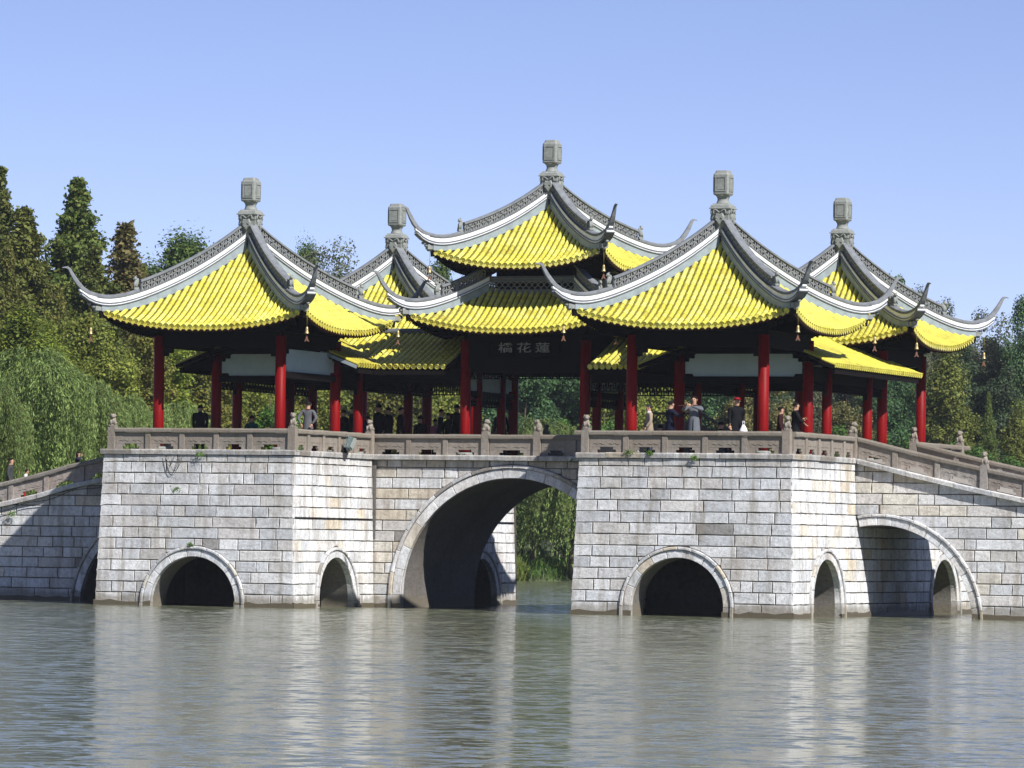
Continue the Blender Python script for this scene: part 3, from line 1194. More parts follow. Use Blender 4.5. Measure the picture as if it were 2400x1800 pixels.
# ------------------------------------------------------------------ roofs
_TT = [(0, 11.15), (.35, 10.78), (.67, 10.46), (1.0, 10.17), (1.4, 9.88), (1.63, 9.70), (1.9, 9.50), (2.34, 9.24), (2.7, 9.08), (3.0, 9.01), (3.45, 8.97)]
_TP = np.polyfit([t[0] for t in _TT], [t[1] for t in _TT], 5)
_WT = [(0, 11.52), (.35, 11.12), (.68, 10.79), (1.0, 10.50), (1.45, 10.12), (1.7, 9.94), (2.0, 9.75), (2.3, 9.56), (2.7, 9.36), (3.0, 9.25), (3.25, 9.205), (3.5, 9.24), (3.75, 9.40), (3.9, 9.55)]
_WP = np.polyfit([t[0] for t in _WT], [t[1] for t in _WT], 6)
Z0 = 8.47


def U_(s):
    return 0.5 * (s / 3.35) ** 2.2


def T_(s):
    return float(np.polyval(_TP, min(s, 3.45)))


def Mrel(s):
    return T_(s) - U_(min(s, 3.45)) - Z0


class Roof:
    def __init__(self, zmid, sh=1.0, sv=1.0, smin=0.0):
        self.zmid, self.sh, self.sv, self.smin = zmid, sh, sv, smin

    def z(self, x, d):
        s = max(1e-4, d / self.sh)
        return self.zmid + self.sv * Mrel(s) + U_(s) * min(1.0, abs(x) / max(d, 1e-4)) ** 2.4

    def e(self, x):
        return self.sh * (3.33 + 0.12 * min(1.0, abs(x) / (3.45 * self.sh)) ** 3)

    def hipT(self, s):                       # s in canonical units
        return self.zmid + self.sv * Mrel(s) + U_(min(s, 3.45))

    def hipW(self, s):
        return self.hipT(s) + float(np.polyval(_WP, s)) - T_(s) + (0.0 if s <= 3.45 else 0.0)


def tile_unit(eave=False):
    mb = MB()
    mb.cur = (1, 1, 1)
    r0, r1 = 0.064, 0.075
    n = 6
    vs, fs = [], []
    for y, r in ((0, r0), (1, r1)):
        for k in range(n + 1):
            a = math.pi * k / n
            vs.append((math.cos(a) * r, y, math.sin(a) * r - 0.004))
    for k in range(n):
        fs.append((k, k + 1, n + 2 + k, n + 1 + k))
    mb.add(vs, fs, True)
    mb.add([vs[n + 1 + k] for k in range(n + 1)], [tuple(range(n, -1, -1))])
    if eave:
        m = 10
        R1 = 0.088
        c = [(math.cos(2 * math.pi * k / m), math.sin(2 * math.pi * k / m)) for k in range(m)]
        rings = [(R1, 0.97), (R1, 1.10), (R1 * .78, 1.10), (R1 * .72, 1.05), (R1 * .34, 1.05), (R1 * .25, 1.09)]
        vs, fs = [], []
        for r, y in rings:
            vs += [(x * r, y, z * r - 0.006) for x, z in c]
        for i in range(len(rings) - 1):
            for k in range(m):
                fs.append((i * m + k, (i + 1) * m + k, (i + 1) * m + (k + 1) % m, i * m + (k + 1) % m))
        fs.append(tuple((len(rings) - 1) * m + k for k in range(m)))
        mb.add(vs, fs)
    return mb


TILE_MB, EAVE_MB = tile_unit(), tile_unit(True)
TILE_ME, EAVE_ME = TILE_MB.mesh('roof_tile', M_TILE), EAVE_MB.mesh('eave_tile', M_TILE)


class Tiles:
    """collects tile placements of one building; the largest in view become objects, the rest one part"""

    def __init__(self):
        self.t = []

    def row(self, pts, lateral, show, ln=0.25, skip=None, eave=True):
        """pts from the eave upwards"""
        pts = [Vector(p) for p in pts]
        acc = [0.0]
        for a, b in zip(pts[:-1], pts[1:]):
            acc.append(acc[-1] + (b - a).length)

        def at(s):
            for i in range(len(pts) - 1):
                if s <= acc[i + 1] or i == len(pts) - 2:
                    t = (s - acc[i]) / max(1e-9, acc[i + 1] - acc[i])
                    return pts[i] + (pts[i + 1] - pts[i]) * t
        s, k = 0.0, 0
        while s < acc[-1] - 0.04:
            e = min(s + ln, acc[-1])
            lo, hi = at(s), at(e)
            if not (skip and skip((lo + hi) / 2)):
                y = (lo - hi)
                L = y.length
                y.normalize()
                x = Vector(lateral)
                z = x.cross(y); z.normalize()
                x = y.cross(z)
                m = Matrix(((x.x, y.x * L, z.x, hi.x), (x.y, y.y * L, z.y, hi.y), (x.z, y.z * L, z.z, hi.z), (0, 0, 0, 1)))
                self.t.append((show * L, k == 0 and eave, m))
            s, k = e, k + 1

    def build(self, parent, limit=300, rng=RNG):
        self.t.sort(key=lambda q: -q[0])
        rest = MB()
        for i, (sz, eave, m) in enumerate(self.t):
            if i < limit and sz > 0:
                o = bpy.data.objects.new('eave_tile' if eave else 'roof_tile', EAVE_ME if eave else TILE_ME)
                COL.objects.link(o)
                o.parent = parent
                o.matrix_basis = m
            else:
                src = EAVE_MB if eave else TILE_MB
                k = rng.uniform(0.9, 1.04)
                b = len(rest.v)
                A = np.array(src.v) @ np.array(m.to_3x3()).T + np.array(m.translation)
                rest.v += [tuple(p) for p in A]
                rest.c += [(k, k * rng.uniform(.97, 1.02), k)] * len(src.v)
                rest.f += [[b + j for j in f] for f in src.f]
                rest.s += src.s; rest.m += src.m
        if rest.v:
            tag(rest.build('roof_tile', M_TILE, parent), kind='stuff')


def rz(f):
    return Matrix.Rotation(f * math.pi / 2, 3, 'Z')


def roof_faces(rf, tiles, shows, drip, mbs, zoff):
    """tiles, pan surface and soffit of a four-sided roof; shows: visible weight of front, right, back, left"""
    pan, sof = mbs
    for f in range(4):
        rot = rz(f)
        nq, nd = 24, 14
        vs, vs2 = [], []
        for j in range(nd + 1):
            for i in range(nq + 1):
                q = -1 + 2 * i / nq
                d0 = rf.smin * rf.sh
                d1 = rf.e(q * 3.4 * rf.sh)
                d = d0 + (d1 - d0) * j / nd
                x = q * d
                z = rf.z(x, d) - zoff
                vs.append(rot @ Vector((x, -d, z - 0.025)))
                vs2.append(rot @ Vector((x * .985, -d * .985, z - 0.16)))
        fs = [(j * (nq + 1) + i, (j + 1) * (nq + 1) + i, (j + 1) * (nq + 1) + i + 1, j * (nq + 1) + i + 1) for j in range(nd) for i in range(nq)]
        pan.add(vs, fs, True, 0, (0.30, 0.27, 0.34))  # pan coloured dark: the shade between the tile rolls is painted in
        sof.add(vs2, [g[::-1] for g in fs], False)
        k = nd * (nq + 1)
        edge = []
        for i in range(nq + 1):
            edge += [vs[k + i], vs2[k + i]]
        sof.add(edge, [(2 * i, 2 * i + 2, 2 * i + 3, 2 * i + 1) for i in range(nq)], False, 1)
        n = int(3.38 * rf.sh / 0.2)
        for i in range(-n, n + 1):
            x = i * 0.2
            d0 = max(abs(x) + 0.03, rf.smin * rf.sh + 0.02)
            d1 = rf.e(x)
            if d1 - d0 < 0.03:
                continue
            pts = []
            for k in range(13):
                d = d1 + (d0 - d1) * k / 12
                pts.append(rot @ Vector((x, -d, rf.z(x, d) - zoff)))
            tiles.row(pts, rot @ Vector((-1, 0, 0)), shows[f])
            # drip tile in the channel next to the roll
            xm = x + 0.1
            if abs(xm) < 3.3 * rf.sh:
                d = rf.e(xm) + 0.01
                z = rf.z(xm, d) - zoff - 0.03
                P = [(-.07, 0), (.07, 0), (.055, -.06), (0, -.105), (-.055, -.06)]
                v1 = [rot @ Vector((xm + a, -d - .02 + b * .25, z + b)) for a, b in P]
                v2 = [rot @ Vector((xm + a, -d + b * .25, z + b)) for a, b in P]
                drip.add(v1 + v2, [(0, 1, 2, 3, 4), (9, 8, 7, 6, 5)] + [((i + 1) % 5, i, 5 + i, 5 + (i + 1) % 5) for i in range(5)], False, 0, (0.9, 0.86, 0.9))


def hip(rf, parent, h, zoff, s0, s_lat, lattice=True):
    rot = rz(h)
    D = rot @ Vector((-1, -1, 0))
    Lt = (rot @ Vector((1, -1, 0))).normalized()
    pt = lambda s, z, l=0.0: D * (s * rf.sh) + Lt * l + Vector((0, 0, z - zoff))

    def ribbon(mb, ss, zb, zt, hw, mat=0, chamfer=False):
        vs, fs = [], []
        for s in ss:
            a, b = zb(s), zt(s)
            w = hw(s) if callable(hw) else hw
            if chamfer:
                m = b - (b - a) * .35
                vs += [pt(s, a, -w), pt(s, a, w), pt(s, m, w), pt(s, b, w * .55), pt(s, b, -w * .55), pt(s, m, -w)]
            else:
                vs += [pt(s, a, -w), pt(s, a, w), pt(s, b, w), pt(s, b, -w)]
        k = 6 if chamfer else 4
        for i in range(len(ss) - 1):
            for j in range(k):
                fs.append((i * k + j, i * k + (j + 1) % k, (i + 1) * k + (j + 1) % k, (i + 1) * k + j))
        fs += [tuple(range(k - 1, -1, -1)), tuple((len(ss) - 1) * k + j for j in range(k))]
        mb.add(vs, fs, False, mat)

    Wf = rf.hipW
    S = lambda a, b, n: [a + (b - a) * i / n for i in range(n + 1)]
    full = S(s0, 3.86, 24)
    mb = MB()
    # pale plaster band with grey mouldings, white band
    low = S(s0, 3.5, 20)
    ribbon(mb, S(s0, 3.40, 20), lambda s: rf.hipT(s) - .03, lambda s: Wf(s) - .098, 0.120, 0)
    ribbon(mb, full, lambda s: Wf(s) - .098, lambda s: Wf(s) - .070, 0.150, 1)
    ribbon(mb, full, lambda s: Wf(s) - .070, lambda s: Wf(s) - .028, 0.128, 2)
    ribbon(mb, full, lambda s: Wf(s) - .028, lambda s: Wf(s) + .0, 0.148, 1)
    root = mb.build('hip_ridge', [M_PALE, M_GREY, M_PLASTER], parent)
    mb = MB()
    wt = lambda s: 0.135 * (1.0 if s < 3.55 else max(0.1, 1 - (s - 3.55) / 0.55))
    ribbon(mb, S(s0, 3.90, 26), lambda s: Wf(s), lambda s: Wf(s) + wt(s), lambda s: 0.118 if s < 3.4 else 0.118 - (s - 3.4) * .1)
    mb.build('white_band', M_PLASTER, root)
    mb = MB()
    ribbon(mb, S(s0, 3.5, 22), lambda s: Wf(s) + .135, lambda s: Wf(s) + .165, 0.142)
    mb.build('ridge_moulding', M_GREY, root)
    # lower cap running out into the upswept tip
    path = [(s_lat + .05, Wf(s_lat + .05) + .19, .13, .052), (2.85, Wf(2.85) + .19, .13, .052), (3.1, Wf(3.1) + .19, .128, .052), (3.3, Wf(3.3) + .19, .124, .052), (3.5, Wf(3.5) + .188, .115, .053), (3.68, Wf(3.68) + .165, .102, .056)]
    base = Wf(3.75) - _wrel(3.75)
    for s, z, hw, ht in ((3.82, 9.62, .09, .06), (3.92, 9.76, .076, .066), (4.01, 9.93, .06, .06), (4.08, 10.09, .048, .05), (4.125, 10.20, .04, .042), (4.165, 10.245, .034, .036), (4.22, 10.25, .028, .024), (4.29, 10.235, .012, .010)):
        path.append((s, z + base, hw, ht))
    vs, fs = [], []
    for i, (s, z, hw, ht) in enumerate(path):
        a = path[max(0, i - 1)]; b = path[min(len(path) - 1, i + 1)]
        dx, dz = (b[0] - a[0]) * rf.sh * 1.414, b[1] - a[1]
        l = math.hypot(dx, dz)
        nx, nz = -dz / l, dx / l
        for l_, k in ((-1, -1), (1, -1), (1.0, .4), (.55, 1), (-.55, 1), (-1.0, .4)):
            p = D * (s * rf.sh) + D.normalized() * (nx * ht * k) + Vector((0, 0, z - zoff + nz * ht * k)) + Lt * (hw * l_)
            vs.append(p)
    k = 6
    for i in range(len(path) - 1):
        for j in range(k):
            fs.append((i * k + j, i * k + (j + 1) % k, (i + 1) * k + (j + 1) % k, (i + 1) * k + j))
    fs += [tuple(range(k - 1, -1, -1)), tuple((len(path) - 1) * k + j for j in range(k))]
    mb = MB()
    mb.add(vs, fs, False)
    mb.build('upswept_tip', M_GREY2, root)
    # scroll under the corner
    mb = MB()
    for s, dz, r in ((3.42, -.02, .10), (3.56, .03, .085), (3.66, .10, .06), (3.50, -.10, .07)):
        mb.ball(pt(s, rf.hipT(3.45) + .08 + dz), (r, r, r * .8), 8, 5)
    mb.box(pt(3.47, rf.hipT(3.45) + .06), (.2, .2, .14), rot=Matrix.Rotation(math.pi / 4, 3, 'Z'))
    mb.build('corner_scroll', M_CARVE, root)
    if lattice:
        za = lambda s: Wf(s) + .165
        zb = lambda s: Wf(s) + .165 + .265
        mb = MB()
        un = 0.15
        n = max(1, int((s_lat - s0 - 0.08) / un))
        ds = (s_lat - s0 - 0.08) / n
        segs = [((.34, .5), (.5, .64)), ((.5, .64), (.66, .5)), ((.66, .5), (.5, .36)), ((.5, .36), (.34, .5)),
                ((.5, .64), (.5, 1)), ((.5, .36), (.5, 0)), ((0, .5), (.30, 1)), ((0, .5), (.30, 0)), ((1, .5), (.70, 1)), ((1, .5), (.70, 0)),
                ((0, .5), (.34, .5)), ((.66, .5), (1, .5)), ((0, .5), (.14, 1)), ((0, .5), (.14, 0)), ((1, .5), (.86, 1)), ((1, .5), (.86, 0))]
        for i in range(n):
            sa = s0 + 0.08 + i * ds
            mp = lambda u, v: pt(sa + u * ds, za(sa + u * ds) + v * (zb(sa + u * ds) - za(sa + u * ds)))
            for (u0, v0), (u1, v1) in segs:
                mb.bar(mp(u0, v0), mp(u1, v1), 0.026, 0.17, Lt, caps=False)
        mb.bar(pt(s_lat, za(s_lat)), pt(s_lat, zb(s_lat)), 0.04, 0.12, Lt)
        mb.build('ridge_fretwork', M_LATT, root)
        mb = MB()
        ribbon(mb, S(s0, s_lat + .02, 20), lambda s: zb(s), lambda s: zb(s) + .075, 0.125, 0, True)
        mb.build('ridge_cap', M_GREY2, root)
        # seated beast at the lower end of the fretwork
        mb = MB()
        s = s_lat + .11
        zz = Wf(s) + .26
        mb.box(pt(s, zz + .02), (.15, .15, .07), rot=Matrix.Rotation(math.pi / 4 + h * math.pi / 2, 3, 'Z'))
        mb.ball(pt(s, zz + .17), (.075, .075, .13), 8, 6)
        mb.ball(pt(s + .02, zz + .33), (.06, .06, .065), 8, 6)
        mb.ball(pt(s + .055, zz + .31), (.03, .03, .025), 6, 4)
        mb.ball(pt(s - .035, zz + .24), (.05, .05, .11), 6, 5)
        for l in (-.04, .04):
            mb.tube([pt(s + .03, zz + .22, l), pt(s + .05, zz + .05, l)], .025, 5)
            mb.ball(pt(s, zz + .39, l), (.014, .014, .03), 5, 4)
        mb.build('ridge_beast', M_CARVE, root)
    return root


def _wrel(s):
    """height of the white band under the absolute table used for the tips"""
    return float(np.polyval(_WP, s))


M_GREY2 = mat_plain('pale_grey_ridge_cap', (0.185, 0.198, 0.215), 0.75, 0.4, 5.0)


def finial(parent, zbase):
    """carved base, waisted neck and panelled block; zbase = height of the ridges' meeting point"""
    mb = MB()
    mb.lathe([(.20, -.55), (.25, -.2), (.27, .0), (.29, .02), (.29, .17)], (0, 0, zbase), sq=True)
    mb.lathe([(.33, .17), (.33, .20), (.30, .215), (.285, .27), (.25, .30), (.235, .33)], (0, 0, zbase), sq=True)
    root = mb.build('roof_finial', M_CARVE, parent)
    mb = MB()
    prof = []
    for i in range(11):
        t = i / 10
        prof.append((.17 + .05 * (2 * t - 1) ** 2 + (.025 if t > .5 else 0) * (2 * t - 1) ** 2, .33 + .26 * t))
    mb.lathe(prof, (0, 0, zbase), n=8, rot0=math.pi / 8)
    mb.build('finial_neck', M_CARVE, root)
    mb = MB()
    h = .245
    c = .05
    oct_ = [(-h + c, -h), (h - c, -h), (h, -h + c), (h, h - c), (h - c, h), (-h + c, h), (-h, h - c), (-h, -h + c)]
    lv = [(.92, .585), (1.0, .62), (1.0, 1.19), (.93, 1.225), (.84, 1.235), (.76, 1.31), (.60, 1.325)]
    vs, fs = [], []
    for k, z in lv:
        vs += [(x * k, y * k, zbase + z) for x, y in oct_]
    for i in range(len(lv) - 1):
        for j in range(8):
            fs.append((i * 8 + j, i * 8 + (j + 1) % 8, (i + 1) * 8 + (j + 1) % 8, (i + 1) * 8 + j))
    fs += [tuple(range(7, -1, -1)), tuple((len(lv) - 1) * 8 + j for j in range(8))]
    mb.add(vs, fs)
    # raised frames round a sunk panel on each face
    for f in range(4):
        rot = rz(f)
        for (x0, x1, z0, z1) in ((-.17, .17, 1.10, 1.13), (-.17, .17, .69, .72), (-.17, -.14, .72, 1.10), (.14, .17, .72, 1.10)):
            p = rot @ Vector(((x0 + x1) / 2, -h - .008, zbase + (z0 + z1) / 2))
            s = (x1 - x0, .02, z1 - z0)
            if f % 2:
                s = (s[1], s[0], s[2])
            mb.box(p, s)
        p = rot @ Vector((0, -h - .002, zbase + .91))
        s = (.22, .012, .32)
        if f % 2:
            s = (s[1], s[0], s[2])
        mb.box(p, s)
    mb.build('finial_block', M_CARVE, root)
    mb = MB()
    for f in range(4):
        rot = rz(f)
        # leaf-shaped plaque and scrolls on every side
        P = [(0, -.42), (.07, -.33), (.13, -.28), (.15, -.16), (.11, -.07), (0, -.09), (-.11, -.07), (-.15, -.16), (-.13, -.28), (-.07, -.33)]
        n = len(P)
        a = [rot @ Vector((x, -.315, zbase + .10 + z)) for x, z in P]
        b = [rot @ Vector((x * .8, -.355, zbase + .10 + z * .85 - .03)) for x, z in P]
        cN = [rot @ Vector((x, -.22, zbase + .10 + z)) for x, z in P]
        mb.add(cN + a + b, [(i, (i + 1) % n, n + (i + 1) % n, n + i) for i in range(n)] + [(n + i, n + (i + 1) % n, 2 * n + (i + 1) % n, 2 * n + i) for i in range(n)] + [tuple(range(2 * n, 3 * n))])
        for s in (-1, 1):
            pts = [rot @ Vector((s * (.02 + .17 * math.sin(t * 1.9)), -.315, zbase + .06 + .11 * math.sin(t * 3.1) - .05 * t)) for t in [i / 7 for i in range(8)]]
            mb.tube(pts, .022, 5)
            pts = [rot @ Vector((s * (.05 + .03 * i), -.366, zbase - .11 + .02 * math.cos(i * 1.7))) for i in range(3)]
            mb.tube(pts, .01, 4)
    mb.build('carved_leaf', M_CARVE, root)
    return root


def column(parent, x, y, z0, z1, r=0.165):
    mb = MB()
    n = 14
    mb.lathe([(r * 1.02, .10), (r, .8), (r * .98, z1 - z0)], (x, y, z0), n=n)
    c = mb.build('column', M_RED, parent)
    mb = MB()
    mb.lathe([(r * 1.45, 0), (r * 1.6, .05), (r * 1.35, .105)], (x, y, z0), n=n)
    mb.build('column_base', M_CARVE, c)
    return c


def fret(mb, a, b, z0, z1, nrm, unit=0.22):
    """hanging lattice between two points (xy) from z0 up to z1"""
    a, b = Vector((*a, 0)), Vector((*b, 0))
    L = (b - a).length
    n = max(2, int(L / unit))
    P = lambda t, z: a + (b - a) * (t / n) + Vector((0, 0, z))
    h = z1 - z0
    up = Vector(nrm)
    mb.bar(P(0, z0), P(n, z0), .035, .05, up)
    mb.bar(P(0, z1), P(n, z1), .035, .05, up)
    for i in range(n):
        for s in (((0, 0), (0, 1)), ((0, .33), (.62, .33)), ((.62, 0), (.62, .66)), ((.3, .66), (1, .66)), ((.3, .33), (.3, 1))):
            (u0, v0), (u1, v1) = s
            mb.bar(P(i + u0, z0 + v0 * h), P(i + u1, z0 + v1 * h), .028, .04, up, caps=False)


def lintel_side(mb, half, sx, sy, zlo, zhi, th=.16):
    """one beam between two columns on side (sx, sy)"""
    if sy:
        mb.box((0, sy * half, (zlo + zhi) / 2), (2 * half, th, zhi - zlo))
    else:
        mb.box((sx * half, 0, (zlo + zhi) / 2), (th, 2 * half - .01, zhi - zlo))


def white_panel(parent, half, side, zlo, zhi):
    """pale panel with stepped corners filling the space between two beams"""
    mb = MB()
    x = half - .19
    c = .22
    P = [(-x, zlo + .08), (-x + c, zlo + .08), (-x + c + .05, zlo), (x - c - .05, zlo), (x - c, zlo + .08), (x, zlo + .08), (x, zhi - .10), (x - c, zhi - .10), (x - c - .12, zhi), (-x + c + .12, zhi), (-x + c, zhi - .10), (-x, zhi - .10)]
    rot = rz(side)
    n = len(P)
    a = [rot @ Vector((px, -half - .02, pz)) for px, pz in P]
    b = [rot @ Vector((px, -half + .02, pz)) for px, pz in P]
    mb.add(a + b, [tuple(range(n)), tuple(range(2 * n - 1, n - 1, -1))] + [((i + 1) % n, i, n + i, n + (i + 1) % n) for i in range(n)])
    return mb.build('pale_panel', M_PANEL, parent)


def under_roof(parent, rf, half, zoff, rot_shift=0):
    """hip rafters, eave rafters and brackets in dark timber"""
    mb = MB()
    for h in range(4):
        rot = rz(h)
        D = rot @ Vector((-1, -1, 0))
        a = D * half + Vector((0, 0, rf.hipT(half / rf.sh * .9) - zoff - .45))
        b = D * (3.42 * rf.sh) + Vector((0, 0, rf.hipT(3.42) - zoff - .13))
        mb.bar(a, b, .16, .20)
        mb.bar(D * half + Vector((0, 0, rf.hipT(2.3) - zoff - .9)), D * (half + .55) + Vector((0, 0, rf.hipT(2.9) - zoff - .35)), .10, .12)
        for t in (.35, .6):
            p = D * (half + (3.3 * rf.sh - half) * t)
            mb.box((p.x, p.y, rf.hipT(2.9) - zoff - .36 - .1 * (1 - t)), (.13, .13, .2))
        n = int(3.1 * rf.sh / .16)
        for i in range(-n, n + 1):
            x = i * .16
            d0, d1 = max(half, abs(x)), rf.e(x) - .06
            if d1 - d0 < .1:
                continue
            p = rot @ Vector((x, -d0, rf.z(x, d0) - zoff - .21))
            q = rot @ Vector((x, -d1, rf.z(x, d1) - zoff - .19))
            mb.bar(p, q, .06, .07, caps=True)
    return mb.build('eave_rafters', M_DARK, parent)


PAV = []


def corner_pavilion(cx, cy, label, shows, limit, panel_side):
    root = thing('corner_pavilion', (cx, cy, DECK), label, 'pavilion', 'yellow-roofed pavilions on the bridge')
    zo = DECK
    rf = Roof(Z0)
    pan, sof, drip, tiles = MB(), MB(), MB(), Tiles()
    roof_faces(rf, tiles, shows, drip, (pan, sof), zo)
    roof = pan.build('roof', M_TILE, root)
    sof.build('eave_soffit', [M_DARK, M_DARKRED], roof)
    tag(drip.build('drip_tile', M_TILE, roof), kind='stuff')
    tiles.build(roof, limit)
    for h in range(4):
        hip(rf, root, h, zo, 0.12, 2.5)
    finial(root, 11.91 - zo)
    half = 2.05
    for sx in (-1, 1):
        for sy in (-1, 1):
            column(root, sx * half, sy * half, 0, 8.25 - zo)
    mb = MB()
    for sx, sy in ((0, -1), (0, 1), (-1, 0), (1, 0)):
        lintel_side(mb, half, sx, sy, 7.90 - zo, 8.36 - zo)
    for sx in (-1, 1):
        for sy in (-1, 1):
            for ax in (0, 1):
                dx, dy = (-sx, 0) if ax == 0 else (0, -sy)
                mb.box((sx * half + dx * .28, sy * half + dy * .28, 7.80 - zo), (.40 if ax == 0 else .10, .10 if ax == 0 else .40, .16))
                mb.box((sx * half + dx * .20, sy * half + dy * .20, 7.68 - zo), (.22 if ax == 0 else .10, .10 if ax == 0 else .22, .12))
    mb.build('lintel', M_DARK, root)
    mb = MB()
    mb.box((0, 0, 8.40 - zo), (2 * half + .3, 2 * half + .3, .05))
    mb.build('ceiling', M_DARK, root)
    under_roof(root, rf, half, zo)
    for side in panel_side:
        white_panel(root, half, side, 7.18 - zo, 7.86 - zo)
        mb = MB()
        sx, sy = [(0, -1), (1, 0), (0, 1), (-1, 0)][side]
        lintel_side(mb, half, sx, sy, 6.98 - zo, 7.175 - zo)
        mb.build('cross_beam', M_DARK, root)
    PAV.append((root, rf, cx, cy))
    return root


corner_pavilion(-PX, -PY, 'yellow-roofed square pavilion on the front left pier, beside the tall conifers', (1.0, 0.2, 0, 0), 300, (2, 1))
corner_pavilion(PX, -PY, 'yellow-roofed square pavilion on the front right pier, largest and nearest of the five', (1.0, 0.2, 0, 0), 300, (2,))
corner_pavilion(-PX, PY, 'small-looking yellow pavilion on the back left pier, half hidden behind its front neighbour', (1.0, 0, 0, 0), 170, (0,))
corner_pavilion(PX, PY, 'yellow-roofed pavilion on the back right pier, above the right-hand ramp', (1.0, 0.1, 0, 0), 170, (0,))


def centre_pavilion():
    root = thing('double_eaved_pavilion', (0, 0, DECK), 'tallest central pavilion with two tiers of yellow roof over the big arch', 'pavilion', 'yellow-roofed pavilions on the bridge')
    zo = DECK
    tiles = Tiles()
    up, lo = Roof(10.65, 0.837, 0.79), Roof(8.62, 1.0, 1.0, 1.42)
    for rf, nm in ((up, 'upper_roof'), (lo, 'lower_roof')):
        pan, sof, drip = MB(), MB(), MB()
        tl = Tiles()
        roof_faces(rf, tl, (1.0, 0.1, 0, 0), drip, (pan, sof), zo)
        roof = pan.build(nm, M_TILE, root)
        sof.build('eave_soffit', [M_DARK, M_DARKRED], roof)
        tag(drip.build('drip_tile', M_TILE, roof), kind='stuff')
        tl.build(roof, 160 if rf is up else 140)
    for h in range(4):
        hip(up, root, h, zo, 0.14, 2.5)
        hip(lo, root, h, zo, 1.5, 2.6)
    finial(root, 13.42 - zo)
    half, hd = 2.0, 1.42
    for sx in (-1, 1):
        for sy in (-1, 1):
            column(root, sx * half, sy * half, 0, 8.35 - zo)
            column(root, sx * half, sy * .98, 0, 7.5 - zo, .14)
    mb = MB()
    for sx, sy in ((0, -1), (0, 1), (-1, 0), (1, 0)):
        lintel_side(mb, half, sx, sy, 7.36 - zo, 8.50 - zo, .15)
        # drum between the two roofs
        if sy:
            mb.box((0, sy * hd * .9, 10.45 - zo), (2 * hd * .9, .12, 1.3))
        else:
            mb.box((sx * hd * .9, 0, 10.45 - zo), (.12, 2 * hd * .9 - .13, 1.3))
    mb.box((0, 0, 8.52 - zo), (2 * half + .2, 2 * half + .2, .05))
    mb.box((0, 0, 11.05 - zo), (2 * hd + .9, 2 * hd + .9, .06))
    mb.build('lintel', M_DARK, root)
    # ring ridge at the foot of the drum
    mb = MB()
    for f in range(4):
        rot = rz(f)
        a, b = rot @ Vector((-1.44, -1.44, 0)), rot @ Vector((1.44, -1.44, 0))
        out = rot @ Vector((0, -1, 0))
        e = rot @ Vector((1, 0, 0)) * (0.10 if f % 2 == 0 else -.10)
        a, b = a - e, b + e
        for z0, z1, l0, l1, m in ((9.70, 9.93, -.08, .10, 0), (9.93, 9.96, -.08, .13, 1), (10.20, 10.23, -.08, .13, 1), (10.23, 10.29, -.08, .10, 0), (10.29, 10.32, -.08, .14, 1), (10.32, 10.38, -.08, .10, 0)):
            mb.profile(a, b, [(l0, z0 - zo), (l1, z0 - zo), (l1, z1 - zo), (l0, z1 - zo)], out, mat=m)
    rr = mb.build('ring_ridge', [M_GREY, M_GREY2], root)
    mb = MB()
    for f in range(4):
        rot = rz(f)
        n = 15
        for i in range(n):
            x0, x1 = -1.5 + 3.0 * i / n, -1.5 + 3.0 * (i + 1) / n
            y = -1.53
            arc = [rot @ Vector((x0 + (x1 - x0) * (0.5 - 0.5 * math.cos(t)), y, 9.96 - zo + .115 * math.sin(t))) for t in [k * math.pi / 5 for k in range(6)]]
            arc2 = [rot @ Vector((x0 + (x1 - x0) * (0.5 - 0.5 * math.cos(t)) + (x1 - x0) / 2, y, 10.07 - zo + .115 * math.sin(t))) for t in [k * math.pi / 5 for k in range(6)]]
            for A in (arc, arc2):
                for p, q in zip(A[:-1], A[1:]):
                    mb.bar(p, q, .02, .05, rot @ Vector((0, 1, 0)), caps=False)
    mb.build('ring_fretwork', M_LATT, rr)
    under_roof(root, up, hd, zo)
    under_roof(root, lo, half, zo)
    # lattice windows of the drum
    mb = MB()
    for sy in (-1, 1):
        fret(mb, (-1.1, sy * hd * .97), (1.1, sy * hd * .97), 10.42 - zo, 10.62 - zo, (0, 1, 0), .2)
    mb.build('drum_fretwork', M_DARK, root)
    # side panels
    for side in (1, 3):
        white_panel(root, half, side, 6.80 - zo, 7.34 - zo)
        mb = MB()
        sx = 1 if side == 1 else -1
        lintel_side(mb, half, sx, 0, 6.62 - zo, 6.79 - zo, .14)
        fret(mb, (sx * half, -half + .15), (sx * half, half - .15), 6.32 - zo, 6.60 - zo, (1, 0, 0))
        mb.build('hanging_fretwork', M_DARK, root)
    mb = MB()
    fret(mb, (-half + .16, -half), (half - .16, -half), 7.16 - zo, 7.34 - zo, (0, 1, 0))
    mb.build('hanging_fretwork', M_DARK, root)
    PAV.append((root, up, 0, 0))
    PAV.append((root, lo, 0, 0))
    return root


centre = centre_pavilion()

